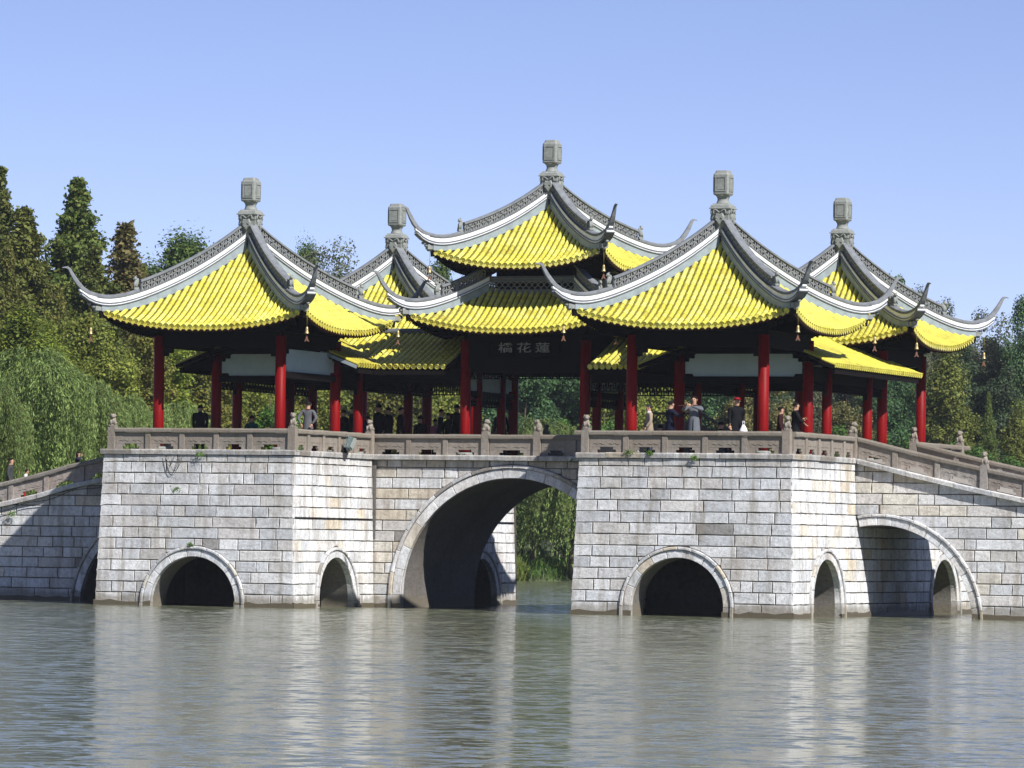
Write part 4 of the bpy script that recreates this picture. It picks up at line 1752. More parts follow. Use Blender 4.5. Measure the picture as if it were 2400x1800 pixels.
# name board under the lower eave: dark board, three pale characters written from right to left
board = thing('name_board', (0, -2.14, 8.10), 'dark name board with three pale characters under the central eave', 'sign')
mb = MB()
mb.box((0, 0, 0), (2.3, .06, .52))
for s in (-1, 1):
    mb.box((0, -.02, s * .275), (2.4, .10, .05))
    mb.box((s * 1.175, -.02, 0), (.05, .10, .50))
mb.build('board', M_DARK, board)
for ch, x in (('橋', -0.60), ('花', 0.02), ('蓮', 0.64)):
    tc = bpy.data.curves.new('character', 'FONT')
    tc.body = ch
    tc.size = 0.50
    tc.extrude = 0.008
    tc.offset = 0.004
    tc.align_x = 'CENTER'
    tc.align_y = 'CENTER'
    to = bpy.data.objects.new('tmp', tc)
    COL.objects.link(to)
    dg = bpy.context.evaluated_depsgraph_get()
    me = bpy.data.meshes.new_from_object(to.evaluated_get(dg))
    bpy.data.objects.remove(to)
    me.materials.clear()
    me.materials.append(M_LETTER)
    co = np.empty(len(me.vertices) * 3)
    me.vertices.foreach_get('co', co)
    co = co.reshape(-1, 3)
    co[:, :2] -= (co[:, :2].max(0) + co[:, :2].min(0)) / 2
    me.vertices.foreach_set('co', co.ravel())
    me.update()
    o = link('character', me, board, (x, -.045, 0.02))
    o.rotation_euler = (math.pi / 2, 0, 0)
    o.scale = (1.0, .66, 1)

# ------------------------------------------------------------------ galleries between the pavilions
GP = [(0, 8.80), (.5, 8.60), (1.0, 8.38), (1.5, 8.16), (2.0, 7.95), (2.5, 7.75), (3.1, 7.52), (3.3, 7.45)]
HY, HX = 3.1, 2.75


def gzY(off):
    return interp(abs(off), GP)


def gzX(off):
    return interp(abs(off) + HY - HX, GP)


def yend(off):
    return 2.3 + 2.1 * min(1.0, abs(off) / 2.0)


def cross_gallery(sx, label):
    """gallery running away from the viewer between a front and a back pavilion"""
    cx = sx * PX
    root = thing('covered_gallery', (cx, 0, DECK), label, 'gallery', 'low yellow-roofed galleries joining the pavilions')
    zo = DECK
    pan, sof, tiles = MB(), MB(), Tiles()
    n, m = 14, 12
    for s in (-1, 1):
        vs, vs2 = [], []
        for i in range(n + 1):
            off = HY * i / n
            for j in range(m + 1):
                y = yend(off) * (-1 + 2 * j / m)
                vs.append((s * off, y, gzY(off) - zo - .025))
                vs2.append((s * off * .985, y * .985, gzY(off) - zo - .15))
        fs = [(i * (m + 1) + j, (i + 1) * (m + 1) + j, (i + 1) * (m + 1) + j + 1, i * (m + 1) + j + 1) for i in range(n) for j in range(m)]
        if s < 0:
            fs = [g[::-1] for g in fs]
        pan.add(vs, fs, True, 0, (0.30, 0.27, 0.34))  # dark pan colour, painting the shade between the rolls
        sof.add(vs2, [g[::-1] for g in fs], False)
        yy = -4.3
        while yy < 4.35:
            pts = []
            o1, o0 = HY + .02, 0.08
            if abs(yy) > 2.3:
                o0 = (abs(yy) - 2.3) / 2.1 * 2.0 + .05
            for k in range(9):
                off = o1 + (o0 - o1) * k / 8
                pts.append((s * off, yy, gzY(off) - zo))
            inner = (s * sx < 0)
            sk = (lambda p: gzX(p.y) - zo > p.z + .02 and abs(p.y) < HX) if inner else None
            tiles.row(pts, (0, s * -1.0, 0), 0.0, skip=sk)
            yy += 0.2
        # white verge boards
    roof = pan.build('roof', M_TILE, root)
    sof.build('eave_soffit', M_DARK, roof)
    tiles.build(roof, 0)
    for s in (-1, 1):
        for e in (-1, 1):
            mb = MB()
            for i in range(6):
                a, b = 0.6 + (HY - .6) * i / 6, 0.6 + (HY - .6) * (i + 1) / 6
                mb.bar((s * a, e * (yend(a) + .02), gzY(a) - zo - .09), (s * b, e * (yend(b) + .02), gzY(b) - zo - .09), .04, .10)
            mb.build('verge_board', M_PALE if (s > 0 and sx < 0) else M_DARK, roof)
    mb = MB()
    mb.tube([(0, -2.3, 8.86 - zo), (0, 2.3, 8.86 - zo)], .11, 8)
    mb.build('ridge', M_GREY, roof)
    for x in (-2.1, 2.1):
        for y in (-2.0, 2.0):
            column(root, x, y, 0, 7.7 - zo, .155)
    mb = MB()
    for x in (-2.1, 2.1):
        mb.box((x, 0, 7.28 - zo), (.14, 7.2, .42))
        for y0, y1 in ((-3.5, -2.2), (-1.8, 1.8), (2.2, 3.5)):
            fret(mb, (x, y0), (x, y1), 6.78 - zo, 7.05 - zo, (1, 0, 0))
        for y in (-2, 2):
            for e in (-1, 1):
                mb.box((x, y + e * .26, 6.92 - zo), (.08, .2, .26))
                mb.box((x, y + e * .2, 6.72 - zo), (.08, .1, .16))
    for y in (-2.0, 2.0):
        mb.box((0, y, 7.30 - zo), (4.3, .13, .36))
        mb.box((0, y, 7.9 - zo), (3.4, .12, .3))
        mb.box((0, y, 8.2 - zo), (.2, .12, .9))
    for s in (-1, 1):
        mb.bar((s * HY * .98, -4.2, 7.52 - zo - .2), (s * HY * .98, 4.2, 7.52 - zo - .2), .06, .14)
        for k in range(-21, 22):
            mb.bar((s * 2.0, k * .2, gzY(2.0) - zo - .2), (s * 3.08, k * .2, gzY(3.08) - zo - .17), .05, .06)
    mb.build('timber_frame', M_DARK, root)
    return root


def link_gallery(sx, label):
    """gallery running along the bridge from the central pavilion"""
    cx = sx * 4.2
    root = thing('covered_gallery', (cx, 0, DECK), label, 'gallery', 'low yellow-roofed galleries joining the pavilions')
    zo = DECK
    xa, xb = sx * 2.35 - cx, sx * PX - cx
    lo, hi = min(xa, xb), max(xa, xb)
    pan, sof, tiles = MB(), MB(), Tiles()
    n = 12
    for s in (-1, 1):
        vs, vs2 = [], []
        for i in range(n + 1):
            off = HX * i / n
            for x in (lo, hi):
                vs.append((x, s * off, gzX(off) - zo - .027))
                vs2.append((x, s * off * .985, gzX(off) - zo - .152))
        fs = [(2 * i, 2 * i + 1, 2 * i + 3, 2 * i + 2) for i in range(n)]
        if s > 0:
            fs = [g[::-1] for g in fs]
        # keep the roof clear of the cross gallery's eave: stop the lower part at the valley
        vv = []
        for k, (x, y, z) in enumerate(vs):
            off = abs(y)
            xe = sx * (PX - max(0.0, off + HY - HX)) - cx       # valley line
            if (sx > 0 and x == hi) or (sx < 0 and x == lo):
                x = xe
            vv.append((x, y, z))
        pan.add(vv, [g[::-1] for g in fs] if False else fs, True, 0, (0.30, 0.27, 0.34))  # same darkened pan: shade in the channels put into its colour
        sof.add([(x, y, z) for x, y, z in [(a[0], b[1], b[2]) for a, b in zip(vv, vs2)]], [g[::-1] for g in fs], False)
        x = sx * 2.45
        while abs(x) < PX:
            off_from = abs(abs(x) - PX)
            o1 = HX + .02
            # the valley cuts the row where the cross gallery is higher
            o1 = min(o1, max(0.0, off_from - (HY - HX)) + 0.0) if off_from < HY else o1
            if o1 > .25:
                pts = []
                for k in range(9):
                    off = o1 + (.08 - o1) * k / 8
                    pts.append((x - cx, s * off, gzX(off) - zo))
                tiles.row(pts, (-1.0 if s < 0 else 1.0, 0, 0), 1.0 if s < 0 else 0.0, eave=(o1 > HX - .1))
            x += sx * 0.2
    roof = pan.build('roof', M_TILE, root)
    sof.build('eave_soffit', M_DARK, roof)
    tiles.build(roof, 300)
    mb = MB()
    a = sx * 2.33 - cx
    for s in (-1, 1):
        for i in range(6):
            o0, o1 = HX * i / 6, HX * (i + 1) / 6
            mb.bar((a, s * o0, gzX(o0) - zo - .07), (a, s * o1, gzX(o1) - zo - .07), .04, .11)
    mb.build('verge_board', M_DARK, roof)
    mb = MB()
    mb.tube([(xa, 0, gzX(0) - zo + .06), (xb, 0, gzX(0) - zo + .06)], .11, 8)
    mb.build('ridge', M_GREY, roof)
    mb = MB()
    for y in (-1.95, 1.95):
        x0, x1 = sx * 2.2 - cx, sx * 5.5 - cx
        mb.box(((x0 + x1) / 2, y, 7.28 - zo), (abs(x1 - x0), .14, .42))
        fret(mb, (min(x0, x1), y), (max(x0, x1), y), 6.78 - zo, 7.05 - zo, (0, 1, 0))
    for x in (sx * 2.35 - cx,):
        mb.box((x, 0, 7.30 - zo), (.12, 3.9, .36))
    for s in (-1, 1):
        mb.bar((sx * 2.4 - cx, s * HX * .985, gzX(HX) - zo - .2), (sx * 4.9 - cx, s * HX * .985, gzX(HX) - zo - .2), .06, .14)
        for k in range(12):
            x = sx * (2.5 + k * .2) - cx
            mb.bar((x, s * 1.9, gzX(1.9) - zo - .2), (x, s * 2.73, gzX(2.73) - zo - .17), .05, .06)
    mb.build('timber_frame', M_DARK, root)
    return root


cross_gallery(-1, 'low yellow-roofed gallery between the two left-hand pavilions, full of visitors')
cross_gallery(1, 'low yellow-roofed gallery between the two right-hand pavilions, beside the ramp')
link_gallery(-1, 'low shaded yellow gallery roof joining the central pavilion to its left')
link_gallery(1, 'low shaded yellow gallery roof joining the central pavilion to its right')


# ------------------------------------------------------------------ small things on the bridge
def wind_bell(x, y, ztop, zbell, label):
    root = thing('wind_bell', (x, y, zbell), label, 'bell', 'brass wind bells under the roof corners')
    mb = MB()
    mb.lathe([(.012, .115), (.026, .106), (.038, .082), (.042, .02), (.047, -.03), (.066, -.080), (.070, -.092), (.060, -.092)], n=12)
    mb.build('bell', M_BRONZE, root)
    mb = MB()
    mb.tube([(0, 0, ztop - zbell), (0, 0, .12)], .007, 5)
    mb.build('cord', M_CORD, root)
    mb = MB()
    mb.tube([(0, 0, -.05), (0, 0, -.19)], .008, 5)
    P = [(-.02, -.18), (.02, -.18), (.03, -.25), (.07, -.335), (.03, -.325), (0, -.28), (-.03, -.325), (-.07, -.335), (-.03, -.25)]
    n = len(P)
    a = [(px * .93, px * .37 - .008, pz) for px, pz in P]
    b = [(px * .93, px * .37 + .008, pz) for px, pz in P]
    mb.add(a + b, [tuple(range(n)), tuple(range(2 * n - 1, n - 1, -1))] + [((i + 1) % n, i, n + i, n + (i + 1) % n) for i in range(n)])
    mb.build('clapper', M_COPPER, root)


CORN = {'fl': (-1, -1, 'front left'), 'fr': (1, -1, 'front right'), 'br': (1, 1, 'back right'), 'bl': (-1, 1, 'back left')}
for cx, cy, rf, so, nm, cs in ((-PX, -PY, Roof(Z0), 3.62, 'the front left pavilion', ('fl', 'fr')),
                               (PX, -PY, Roof(Z0), 3.62, 'the front right pavilion', ('fl', 'fr', 'br')),
                               (PX, PY, Roof(Z0), 3.66, 'the back right pavilion', ('fr', 'br')),
                               (0, 0, Roof(10.65, .837, .79), 2.9, "the central pavilion's upper roof", ('fl', 'fr')),
                               (0, 0, Roof(8.62), 3.62, "the central pavilion's lower roof", ('fl', 'fr')),
                               (-PX, PY, Roof(Z0), 3.62, 'the back left pavilion', ('br',))):
    for c in cs:
        sx, sy, cn = CORN[c]
        zt = rf.hipT(3.45) + .02
        wind_bell(cx + sx * so, cy + sy * so, zt, zt - .66, 'brass wind bell hanging under the %s corner of %s' % (cn, nm))

# floodlight clamped to the left pier's side balustrade
fl = thing('floodlight', (-4.42, -5.35, 4.80), 'weathered grey floodlight leaning on the balustrade over the small side arch', 'floodlight')
mb = MB()
rot = Matrix.Rotation(R(-22), 3, 'X') @ Matrix.Rotation(R(14), 3, 'Y')
mb.box((0, 0, .24), (.16, .24, .36), rot=rot)
for k in range(5):
    mb.box((-.09, 0, .12 + k * .06), (.03, .20, .02), rot=rot)
mb.build('housing', M_METAL, fl)
mb = MB()
mb.box((.10, .03, .24), (.02, .20, .32), rot=rot)
mb.build('lens', mat_plain('floodlight_glass', (.35, .38, .36), .15, .1), fl)
mb = MB()
mb.tube([(-.02, -.15, .25), (-.03, -.16, .05), (-.03, 0, .01), (-.03, .14, .05), (-.02, .10, .25)], .014, 6)
mb.tube([(-.06, .05, .42), (-.13, .1, .50), (-.2, .08, .52)], .012, 6)
mb.build('bracket', M_METAL, fl)

# loose cable loops on the left pier's face
cb = MB()
for x0, x1, d in ((-8.95, -8.45, .62), (-8.85, -8.35, .55), (-8.95, -8.62, .38)):
    cb.tube([(x0 + (x1 - x0) * t, -YF + .05 - .02 * math.sin(math.pi * t), 4.60 - d * math.sin(math.pi * t) ** .8 * (1 - .15 * t)) for t in [i / 14 for i in range(15)]], .008, 4)
tag(cb.build('cable', M_CABLE), 'thin black cable hanging in loops on the front left pier', 'cable')
cb = MB()
cb.tube([(-18.5 + t * 5.2, -W - .04, ramp_deck(-18.5 + t * 5.2) - .22 - .09 * math.sin(t * 9.4) ** 2) for t in [i / 40 for i in range(41)]], .012, 4)
tag(cb.build('cable', M_CABLE), 'dark cable sagging along the left ramp wall', 'cable')


# ------------------------------------------------------------------ leaves (numpy meshes)
KXY = {}


def leaf_mesh(name, cen, nrm, size, cols, aspect=1.0, axis=None, seed=0, K=1.0):
    """one quad per leaf clump; cen (n,3), nrm (n,3), size (n,), cols (n,3); axis: long direction"""
    r = np.random.RandomState(seed)
    n = len(cen)
    cen = cen * np.array([K, K, 1.0])
    nrm = nrm / np.maximum(1e-6, np.linalg.norm(nrm, axis=1, keepdims=True))
    if axis is None:
        axis = r.normal(size=(n, 3))
    t = axis - nrm * (axis * nrm).sum(1, keepdims=True)
    t /= np.maximum(1e-6, np.linalg.norm(t, axis=1, keepdims=True))
    b = np.cross(nrm, t)
    s = size[:, None] * 0.5
    # four unequal corners make ragged leaf clumps
    k = r.uniform(0.55, 1.2, size=(n, 4, 1))
    v = np.stack([cen - t * s * aspect * k[:, 0], cen + b * s * k[:, 1], cen + t * s * aspect * k[:, 2], cen - b * s * k[:, 3]], 1).reshape(-1, 3)
    me = bpy.data.meshes.new(name)
    KXY[me.name] = K
    me.vertices.add(4 * n)
    me.vertices.foreach_set('co', v.astype(np.float32).ravel())
    me.loops.add(4 * n)
    me.loops.foreach_set('vertex_index', np.arange(4 * n, dtype=np.int32))
    me.polygons.add(n)
    me.polygons.foreach_set('loop_start', np.arange(0, 4 * n, 4, dtype=np.int32))
    me.polygons.foreach_set('loop_total', np.full(n, 4, dtype=np.int32))
    at = me.color_attributes.new('col', 'FLOAT_COLOR', 'POINT')
    c = np.ones((4 * n, 4), dtype=np.float32)
    c[:, :3] = np.repeat(cols, 4, axis=0)
    at.data.foreach_set('color', c.ravel())
    me.materials.append(M_LEAF)
    me.update()
    me.validate()
    return me


def palette(r, n, base, var=0.25, alt=None, pa=0.0):
    c = np.array(base)[None, :] * r.uniform(1 - var, 1 + var, size=(n, 1)) * r.uniform(.92, 1.08, size=(n, 3))
    if alt is not None:
        m = r.rand(n) < pa
        c[m] = np.array(alt)[None, :] * r.uniform(1 - var, 1 + var, size=(m.sum(), 1))
    return np.clip(c * np.array([1.75, 1.95, 1.7]), 0, 1)


def trunk_mesh(seed, h, r0, top=.9, limbs=6, lean=0.0):
    rg = random.Random(seed)
    mb = MB()
    mb.cur = (.1, .08, .06)
    pts = [(lean * t * h + rg.uniform(-.02, .02) * h * t, rg.uniform(-.015, .015) * h * t, t * h * top) for t in [i / 6 for i in range(7)]]
    mb.tube(pts, [r0 * (1 - .85 * i / 6) for i in range(7)], 7)
    for k in range(limbs):
        t = .25 + .6 * k / limbs
        i = min(5, int(t * 6))
        p = Vector(pts[i])
        a = rg.uniform(0, 6.28)
        d = Vector((math.cos(a), math.sin(a), .9)) * h * rg.uniform(.04, .08)
        mb.tube([p, p + d * .5, p + d], [r0 * .4, r0 * .28, r0 * .1], 5)
    return mb.mesh('trunk', M_BARK)


# all prototypes are one metre wide (radius 1) and ten metres tall unless scaled
def proto_conifer(seed, base, alt, pa, n=40000, open_=0.0, droop=.25):
    r = np.random.RandomState(seed)
    H = 10.0
    tiers = 46
    C, Nn, S = [], [], []
    per = n // (tiers * 7)
    for i in range(tiers):
        t = i / (tiers - 1)
        z = H * (.10 + .88 * t)
        L = (1 - t) ** .82 * (1 + .22 * r.normal()) * (1 - open_ * (i % 3 == 0) * .6) + .03
        for k in range(7):
            a = r.uniform(0, 6.283)
            Lk = L * r.choice([r.uniform(.45, .9), r.uniform(.7, 1.05), r.uniform(1.0, 1.4)])
            q = r.uniform(0.15, 1, size=per) ** .7
            x = np.cos(a) * Lk * q; y = np.sin(a) * Lk * q
            zz = z + Lk * q * (.35 - droop * q) * 1.2
            w = .035 + .14 * (1 - t)
            C.append(np.stack([x + r.normal(size=per) * w, y + r.normal(size=per) * w, zz + r.normal(size=per) * w * 1.5], 1))
            Nn.append(np.stack([x, y, np.full(per, .7)], 1) + r.normal(size=(per, 3)) * .8)
            S.append(r.uniform(.055, .125, size=per))
    C, Nn, S = np.concatenate(C), np.concatenate(Nn), np.concatenate(S)
    return leaf_mesh('crown', C, Nn, S, palette(r, len(C), base, .35, alt, pa), 1.5, None, seed, 1.8), trunk_mesh(seed, 10, .13, .97, 0)


def proto_broad(seed, base, alt, pa, n=38000, clumps=80, shape=1.0, low=.10, lsize=(.055, .13)):
    r = np.random.RandomState(seed)
    C, Nn, S, K = [], [], [], []
    per = n // clumps
    for k in range(clumps):
        u = r.normal(size=3); u /= np.linalg.norm(u)
        rad = r.uniform(.35, .95)
        t = .5 + .5 * u[2] * rad
        prof = (math.sin(math.pi * min(1, (t * .9 + .1))) ** .6) if shape >= 1 else (1 - t) ** .6 + .15
        c = np.array([u[0] * rad * prof * .85, u[1] * rad * prof * .85, 10 * (low + (.95 - low) * t)])
        cr = r.uniform(.16, .36)
        d = r.normal(size=(per, 3)); d /= np.linalg.norm(d, axis=1, keepdims=True)
        rr = cr * r.uniform(.45, 1.1, size=(per, 1))
        C.append(c + d * rr * np.array([1, 1, 1.9]))
        Nn.append(d + r.normal(size=(per, 3)) * .55 + np.array([0, 0, .35]))
        S.append(r.uniform(*lsize, size=per))
        K.append(np.repeat(r.uniform(.8, 1.2), per))
    C, Nn, S, K = np.concatenate(C), np.concatenate(Nn), np.concatenate(S), np.concatenate(K)
    cols = palette(r, len(C), base, .3, alt, pa) * K[:, None]
    return leaf_mesh('crown', C, Nn, S, cols, 1.25, None, seed, 1.8), trunk_mesh(seed, 10, .10, .8, 7)


def proto_willow(seed, base, alt, pa, bundles=130, strands=13, per=26, sway=.30):
    r = np.random.RandomState(seed)
    C, A, S, K = [], [], [], []
    for kb in range(bundles):
        a0 = r.uniform(0, 6.283)
        q0 = math.sqrt(r.uniform(0.02, 1))
        ln0 = r.uniform(.55, 1.0)
        sw0 = sway * r.uniform(.4, 1.3)
        out0 = .25 * r.uniform(.3, 1.3)
        up0 = r.uniform(.86, 1.03)
        kb_ = r.uniform(.72, 1.25)
        for k in range(strands):
            a = a0 + r.normal() * .07
            q = q0 + r.normal() * .035
            top = 10 * (.60 + .38 * math.sqrt(max(0, 1 - min(1, q * q))) * up0)
            x0, y0 = math.cos(a) * q * .85, math.sin(a) * q * .85
            ln = ln0 * r.uniform(.75, 1.08) * top
            t = np.sort(r.uniform(0, 1, size=per))
            ph = r.uniform(0, 6.28)
            out = out0 * np.sqrt(t)
            sw = sw0 * t ** 1.4 * r.uniform(.85, 1.15)
            x = x0 + math.cos(a) * out - sw + .012 * np.sin(ph + t * 9)
            y = y0 + math.sin(a) * out + .012 * np.cos(ph + t * 8)
            z = top + .5 * np.sin(np.clip(t * 6, 0, 1.57)) - ln * t ** 1.15
            C.append(np.stack([x, y, z], 1))
            g = np.gradient(np.stack([x, y, z * .28], 1), axis=0)
            g /= np.maximum(1e-5, np.linalg.norm(g, axis=1, keepdims=True))
            A.append(g + r.normal(size=g.shape) * .16)
            S.append(r.uniform(.034, .060, size=per))
            K.append(np.full(per, kb_))
    C, A, S, K = np.concatenate(C), np.concatenate(A), np.concatenate(S), np.concatenate(K)
    n = len(C)
    C = C + r.normal(size=C.shape) * np.array([.010, .010, .05])
    me = leaf_mesh('crown', C, r.normal(size=(n, 3)) + np.array([.3, -.3, .2]), S, palette(r, n, base, .25, alt, pa) * K[:, None], 5.5, A * np.array([1, 1, 1.2]), seed, 2.8)
    return me, trunk_mesh(seed, 10, .11, .75, 6)


def proto_pine(seed, base, alt, pa, n=22000, tmin=.35, qs=1.0):
    r = np.random.RandomState(seed)
    C, Nn, S = [], [], []
    pads = 26
    per = n // pads
    for k in range(pads):
        tt = r.uniform(0, 1)
        t = tmin + (1 - tmin) * tt
        a = r.uniform(0, 6.283)
        q = qs * r.uniform(.1, .85) * max(.05, math.sin(math.pi * (.12 + .80 * tt))) ** .6
        c = np.array([math.cos(a) * q, math.sin(a) * q, 10 * t])
        d = r.normal(size=(per, 3)) * np.array([.17, .17, .32])
        C.append(c + d)
        Nn.append(d + np.array([0, 0, .5]) + r.normal(size=(per, 3)) * .4)
        S.append(r.uniform(.05, .11, size=per))
    C, Nn, S = np.concatenate(C), np.concatenate(Nn), np.concatenate(S)
    return leaf_mesh('crown', C, Nn, S, palette(r, len(C), base, .3, alt, pa), 1.8, None, seed, 1.5), trunk_mesh(seed, 10, .09, .92, 6)


PROTO = {
    'conifer': [proto_conifer(21, (.078, .088, .024), (.045, .062, .018), .4), proto_conifer(22, (.085, .085, .024), (.050, .062, .018), .35)],
    'olive': [proto_conifer(23, (.100, .095, .028), (.078, .082, .022), .45, open_=.5), proto_conifer(24, (.092, .092, .026), (.11, .090, .030), .35, open_=.6)],
    'brown': [proto_conifer(25, (.110, .082, .040), (.080, .070, .028), .45, 20000, open_=.9, droop=.1)],
    'leafy': [proto_broad(31, (.115, .115, .024), (.070, .080, .018), .4), proto_broad(32, (.125, .108, .024), (.080, .080, .020), .4)],
    'green': [proto_broad(33, (.048, .085, .034), (.038, .066, .036), .4), proto_broad(34, (.046, .076, .038), (.060, .090, .030), .3)],
    'gold': [proto_broad(35, (.112, .110, .026), (.074, .086, .024), .35, shape=0.5)],
    'khaki': [proto_broad(36, (.120, .100, .042), (.080, .072, .030), .4)],
    'grey': [proto_broad(37, (.085, .088, .052), (.066, .062, .046), .45, lsize=(.045, .10)), proto_broad(38, (.078, .076, .052), (.060, .066, .040), .4, lsize=(.045, .10))],  # foliage lightened and greyed, some distance haze painted into its colour
    'dark': [proto_broad(39, (.034, .048, .030), (.044, .054, .028), .4)],
    'willow': [proto_willow(41, (.118, .142, .050), (.085, .108, .040), .4), proto_willow(42, (.110, .138, .052), (.135, .148, .046), .3)],
    'pine': [proto_pine(43, (.055, .085, .026), (.075, .095, .024), .4, tmin=.78)],
    'cedar': [proto_pine(44, (.130, .140, .024), (.080, .100, .022), .4)],
    'bush': [proto_broad(45, (.080, .135, .030), (.050, .100, .026), .4, 20000, 40, low=.02), proto_broad(46, (.045, .085, .024), (.075, .110, .024), .35, 20000, 40, low=.02)],
}
NAMES = {'conifer': 'conifer_tree', 'olive': 'conifer_tree', 'brown': 'conifer_tree', 'leafy': 'leafy_tree', 'green': 'leafy_tree', 'gold': 'leafy_tree', 'khaki': 'leafy_tree',
         'grey': 'leafy_tree', 'dark': 'leafy_tree', 'willow': 'willow_tree', 'pine': 'pine_tree', 'cedar': 'cedar_tree', 'bush': 'leafy_bush'}
TR = random.Random(99)
CROWN_TOP = {}


def tree(kind, px, py, depth, rad, label, group=None, variant=None, cat=None):
    x, y = cam_point(px, depth)
    zb = max(0.0, land_height(x, y) - .15)
    h = cam_height(py, depth) - zb
    crown, trunk = PROTO[kind][variant if variant is not None else TR.randrange(len(PROTO[kind]))]
    root = thing(NAMES[kind], (x, y, zb), label, cat or ('bush' if kind == 'bush' else 'tree'), group, TR.uniform(0, 6.28) if kind != 'willow' else TR.uniform(-.3, .3))
    zt = CROWN_TOP.get(crown.name)
    if zt is None:
        co = np.empty(len(crown.vertices) * 3)
        crown.vertices.foreach_get('co', co)
        zt = CROWN_TOP[crown.name] = float(np.percentile(co[2::3], 99.7))
    c = link('crown', crown, root)
    t = link('trunk', trunk, root)
    k_ = KXY.get(crown.name, 1.0)
    c.scale = (rad / k_, rad / k_, h / zt)
    t.scale = (min(rad, 1.9) * .75, min(rad, 1.9) * .75, h / zt)
    return root


# --- left bank
G1 = 'conifers on the left bank'
tree('conifer', 172, 438, 226, 3.3, 'tall pointed dark conifer, highest tree behind the front left pavilion', G1, 0)
tree('conifer', -14, 415, 226, 3.2, 'dark conifer cut by the picture edge, taller than the brownish ones', G1, 1)
tree('olive', 52, 508, 222, 3.2, 'broad brown-green conifer near the picture edge, above the willow', G1, 0)
tree('olive', 12, 600, 218, 2.0, 'brown-green conifer in front of the edge-cut dark conifer', G1, 1)
tree('brown', 288, 540, 224, 3.5, 'thin reddish-brown conifer between the tall pointed conifer and the roof', G1, 0)
tree('conifer', 215, 600, 220, 2.8, 'shorter dark conifer in front of the tall pointed one', G1, 1)
tree('olive', 130, 690, 216, 1.9, 'low olive conifer filling the gap left of the pointed conifer', G1, 1)
tree('olive', 330, 640, 228, 1.7, 'olive conifer just left of the front left roof corner ornament', G1, 0)
tree('pine', 424, 556, 262, 2.3, 'round-topped pine rising above the left roof slope', None, 0)
tree('pine', 362, 632, 262, 1.2, 'small pine top peeping over the fretted ridge, left of the round-topped pine')
G2 = 'autumn-tinted trees behind the left pavilions'
for i, (px, py, d, rd, k, lab) in enumerate((
        (60, 735, 206, 2.0, 'cedar', 'cedar with yellow-green layered sprays above the willow'),
        (110, 800, 203, 1.6, 'cedar', 'smaller yellow-green cedar left of the hanging bell'),
        (195, 760, 210, 2.1, 'leafy', 'olive leafy tree behind the bell of the front left corner'),
        (265, 830, 205, 1.9, 'leafy', 'dark olive tree below the front left roof corner'),
        (330, 780, 212, 2.1, 'leafy', 'olive tree seen just left of the first red column'),
        (400, 800, 214, 2.0, 'cedar', 'bright yellow-green tree right of the first red column'),
        (470, 770, 222, 2.4, 'leafy', 'leafy tree seen between the first two columns of the left pavilion'),
        (560, 780, 226, 2.4, 'leafy', 'olive tree behind the seated visitor in green'),
        (640, 770, 230, 2.4, 'leafy', 'tree seen beside the man in the grey jacket'),
        (720, 770, 232, 2.4, 'leafy', 'leafy tree behind the right-hand front column of the left pavilion'),
        (300, 640, 236, 2.4, 'dark', 'dark tree between the reddish conifer and the left roof'),
        (20, 700, 232, 2.4, 'dark', 'dark tree deep behind the picture-edge conifers'),
        (110, 640, 236, 2.3, 'dark', 'dark tree in the gap between the edge conifers and the pointed conifer'),
        (430, 690, 240, 2.8, 'dark', 'dark tree behind the left roof, under the round-topped pine'),
        (890, 790, 250, 2.6, 'leafy', 'yellow-green tree behind the row of dark silhouetted visitors'),
        (965, 800, 252, 2.4, 'gold', 'golden tree seen between the gallery columns'),
        (1050, 800, 254, 2.2, 'leafy', 'olive tree seen past the twin red columns of the centre'))):
    tree(k, px, py, d, rd, lab, G2)
G3 = 'weeping willows round the lake'
tree('willow', 70, 842, 176, 2.9, 'big weeping willow with pale hanging strands behind the left ramp', G3, 0)
tree('willow', 190, 905, 180, 2.2, 'weeping willow right of the biggest one, reaching the corner post', G3, 1)
tree('willow', -40, 905, 172, 2.0, 'weeping willow at the picture edge behind the walkers', G3, 1)
tree('willow', 290, 945, 184, 1.8, 'low willow behind the lion post of the left pier', G3, 0)
tree('willow', 420, 960, 188, 1.9, 'small willow fringe between the first columns of the left pavilion', G3, 1)
tree('willow', 1255, 985, 264.5, 3.6, 'weeping willow with leaning trunk seen through the big arch', G3, 0)
tree('willow', 1345, 1000, 264.5, 3.2, 'weeping willow beside the pier edge in the big arch', G3, 1)
tree('willow', 1185, 1000, 265, 3.0, 'weeping willow mostly hidden by the arch of the bridge', G3, 1)
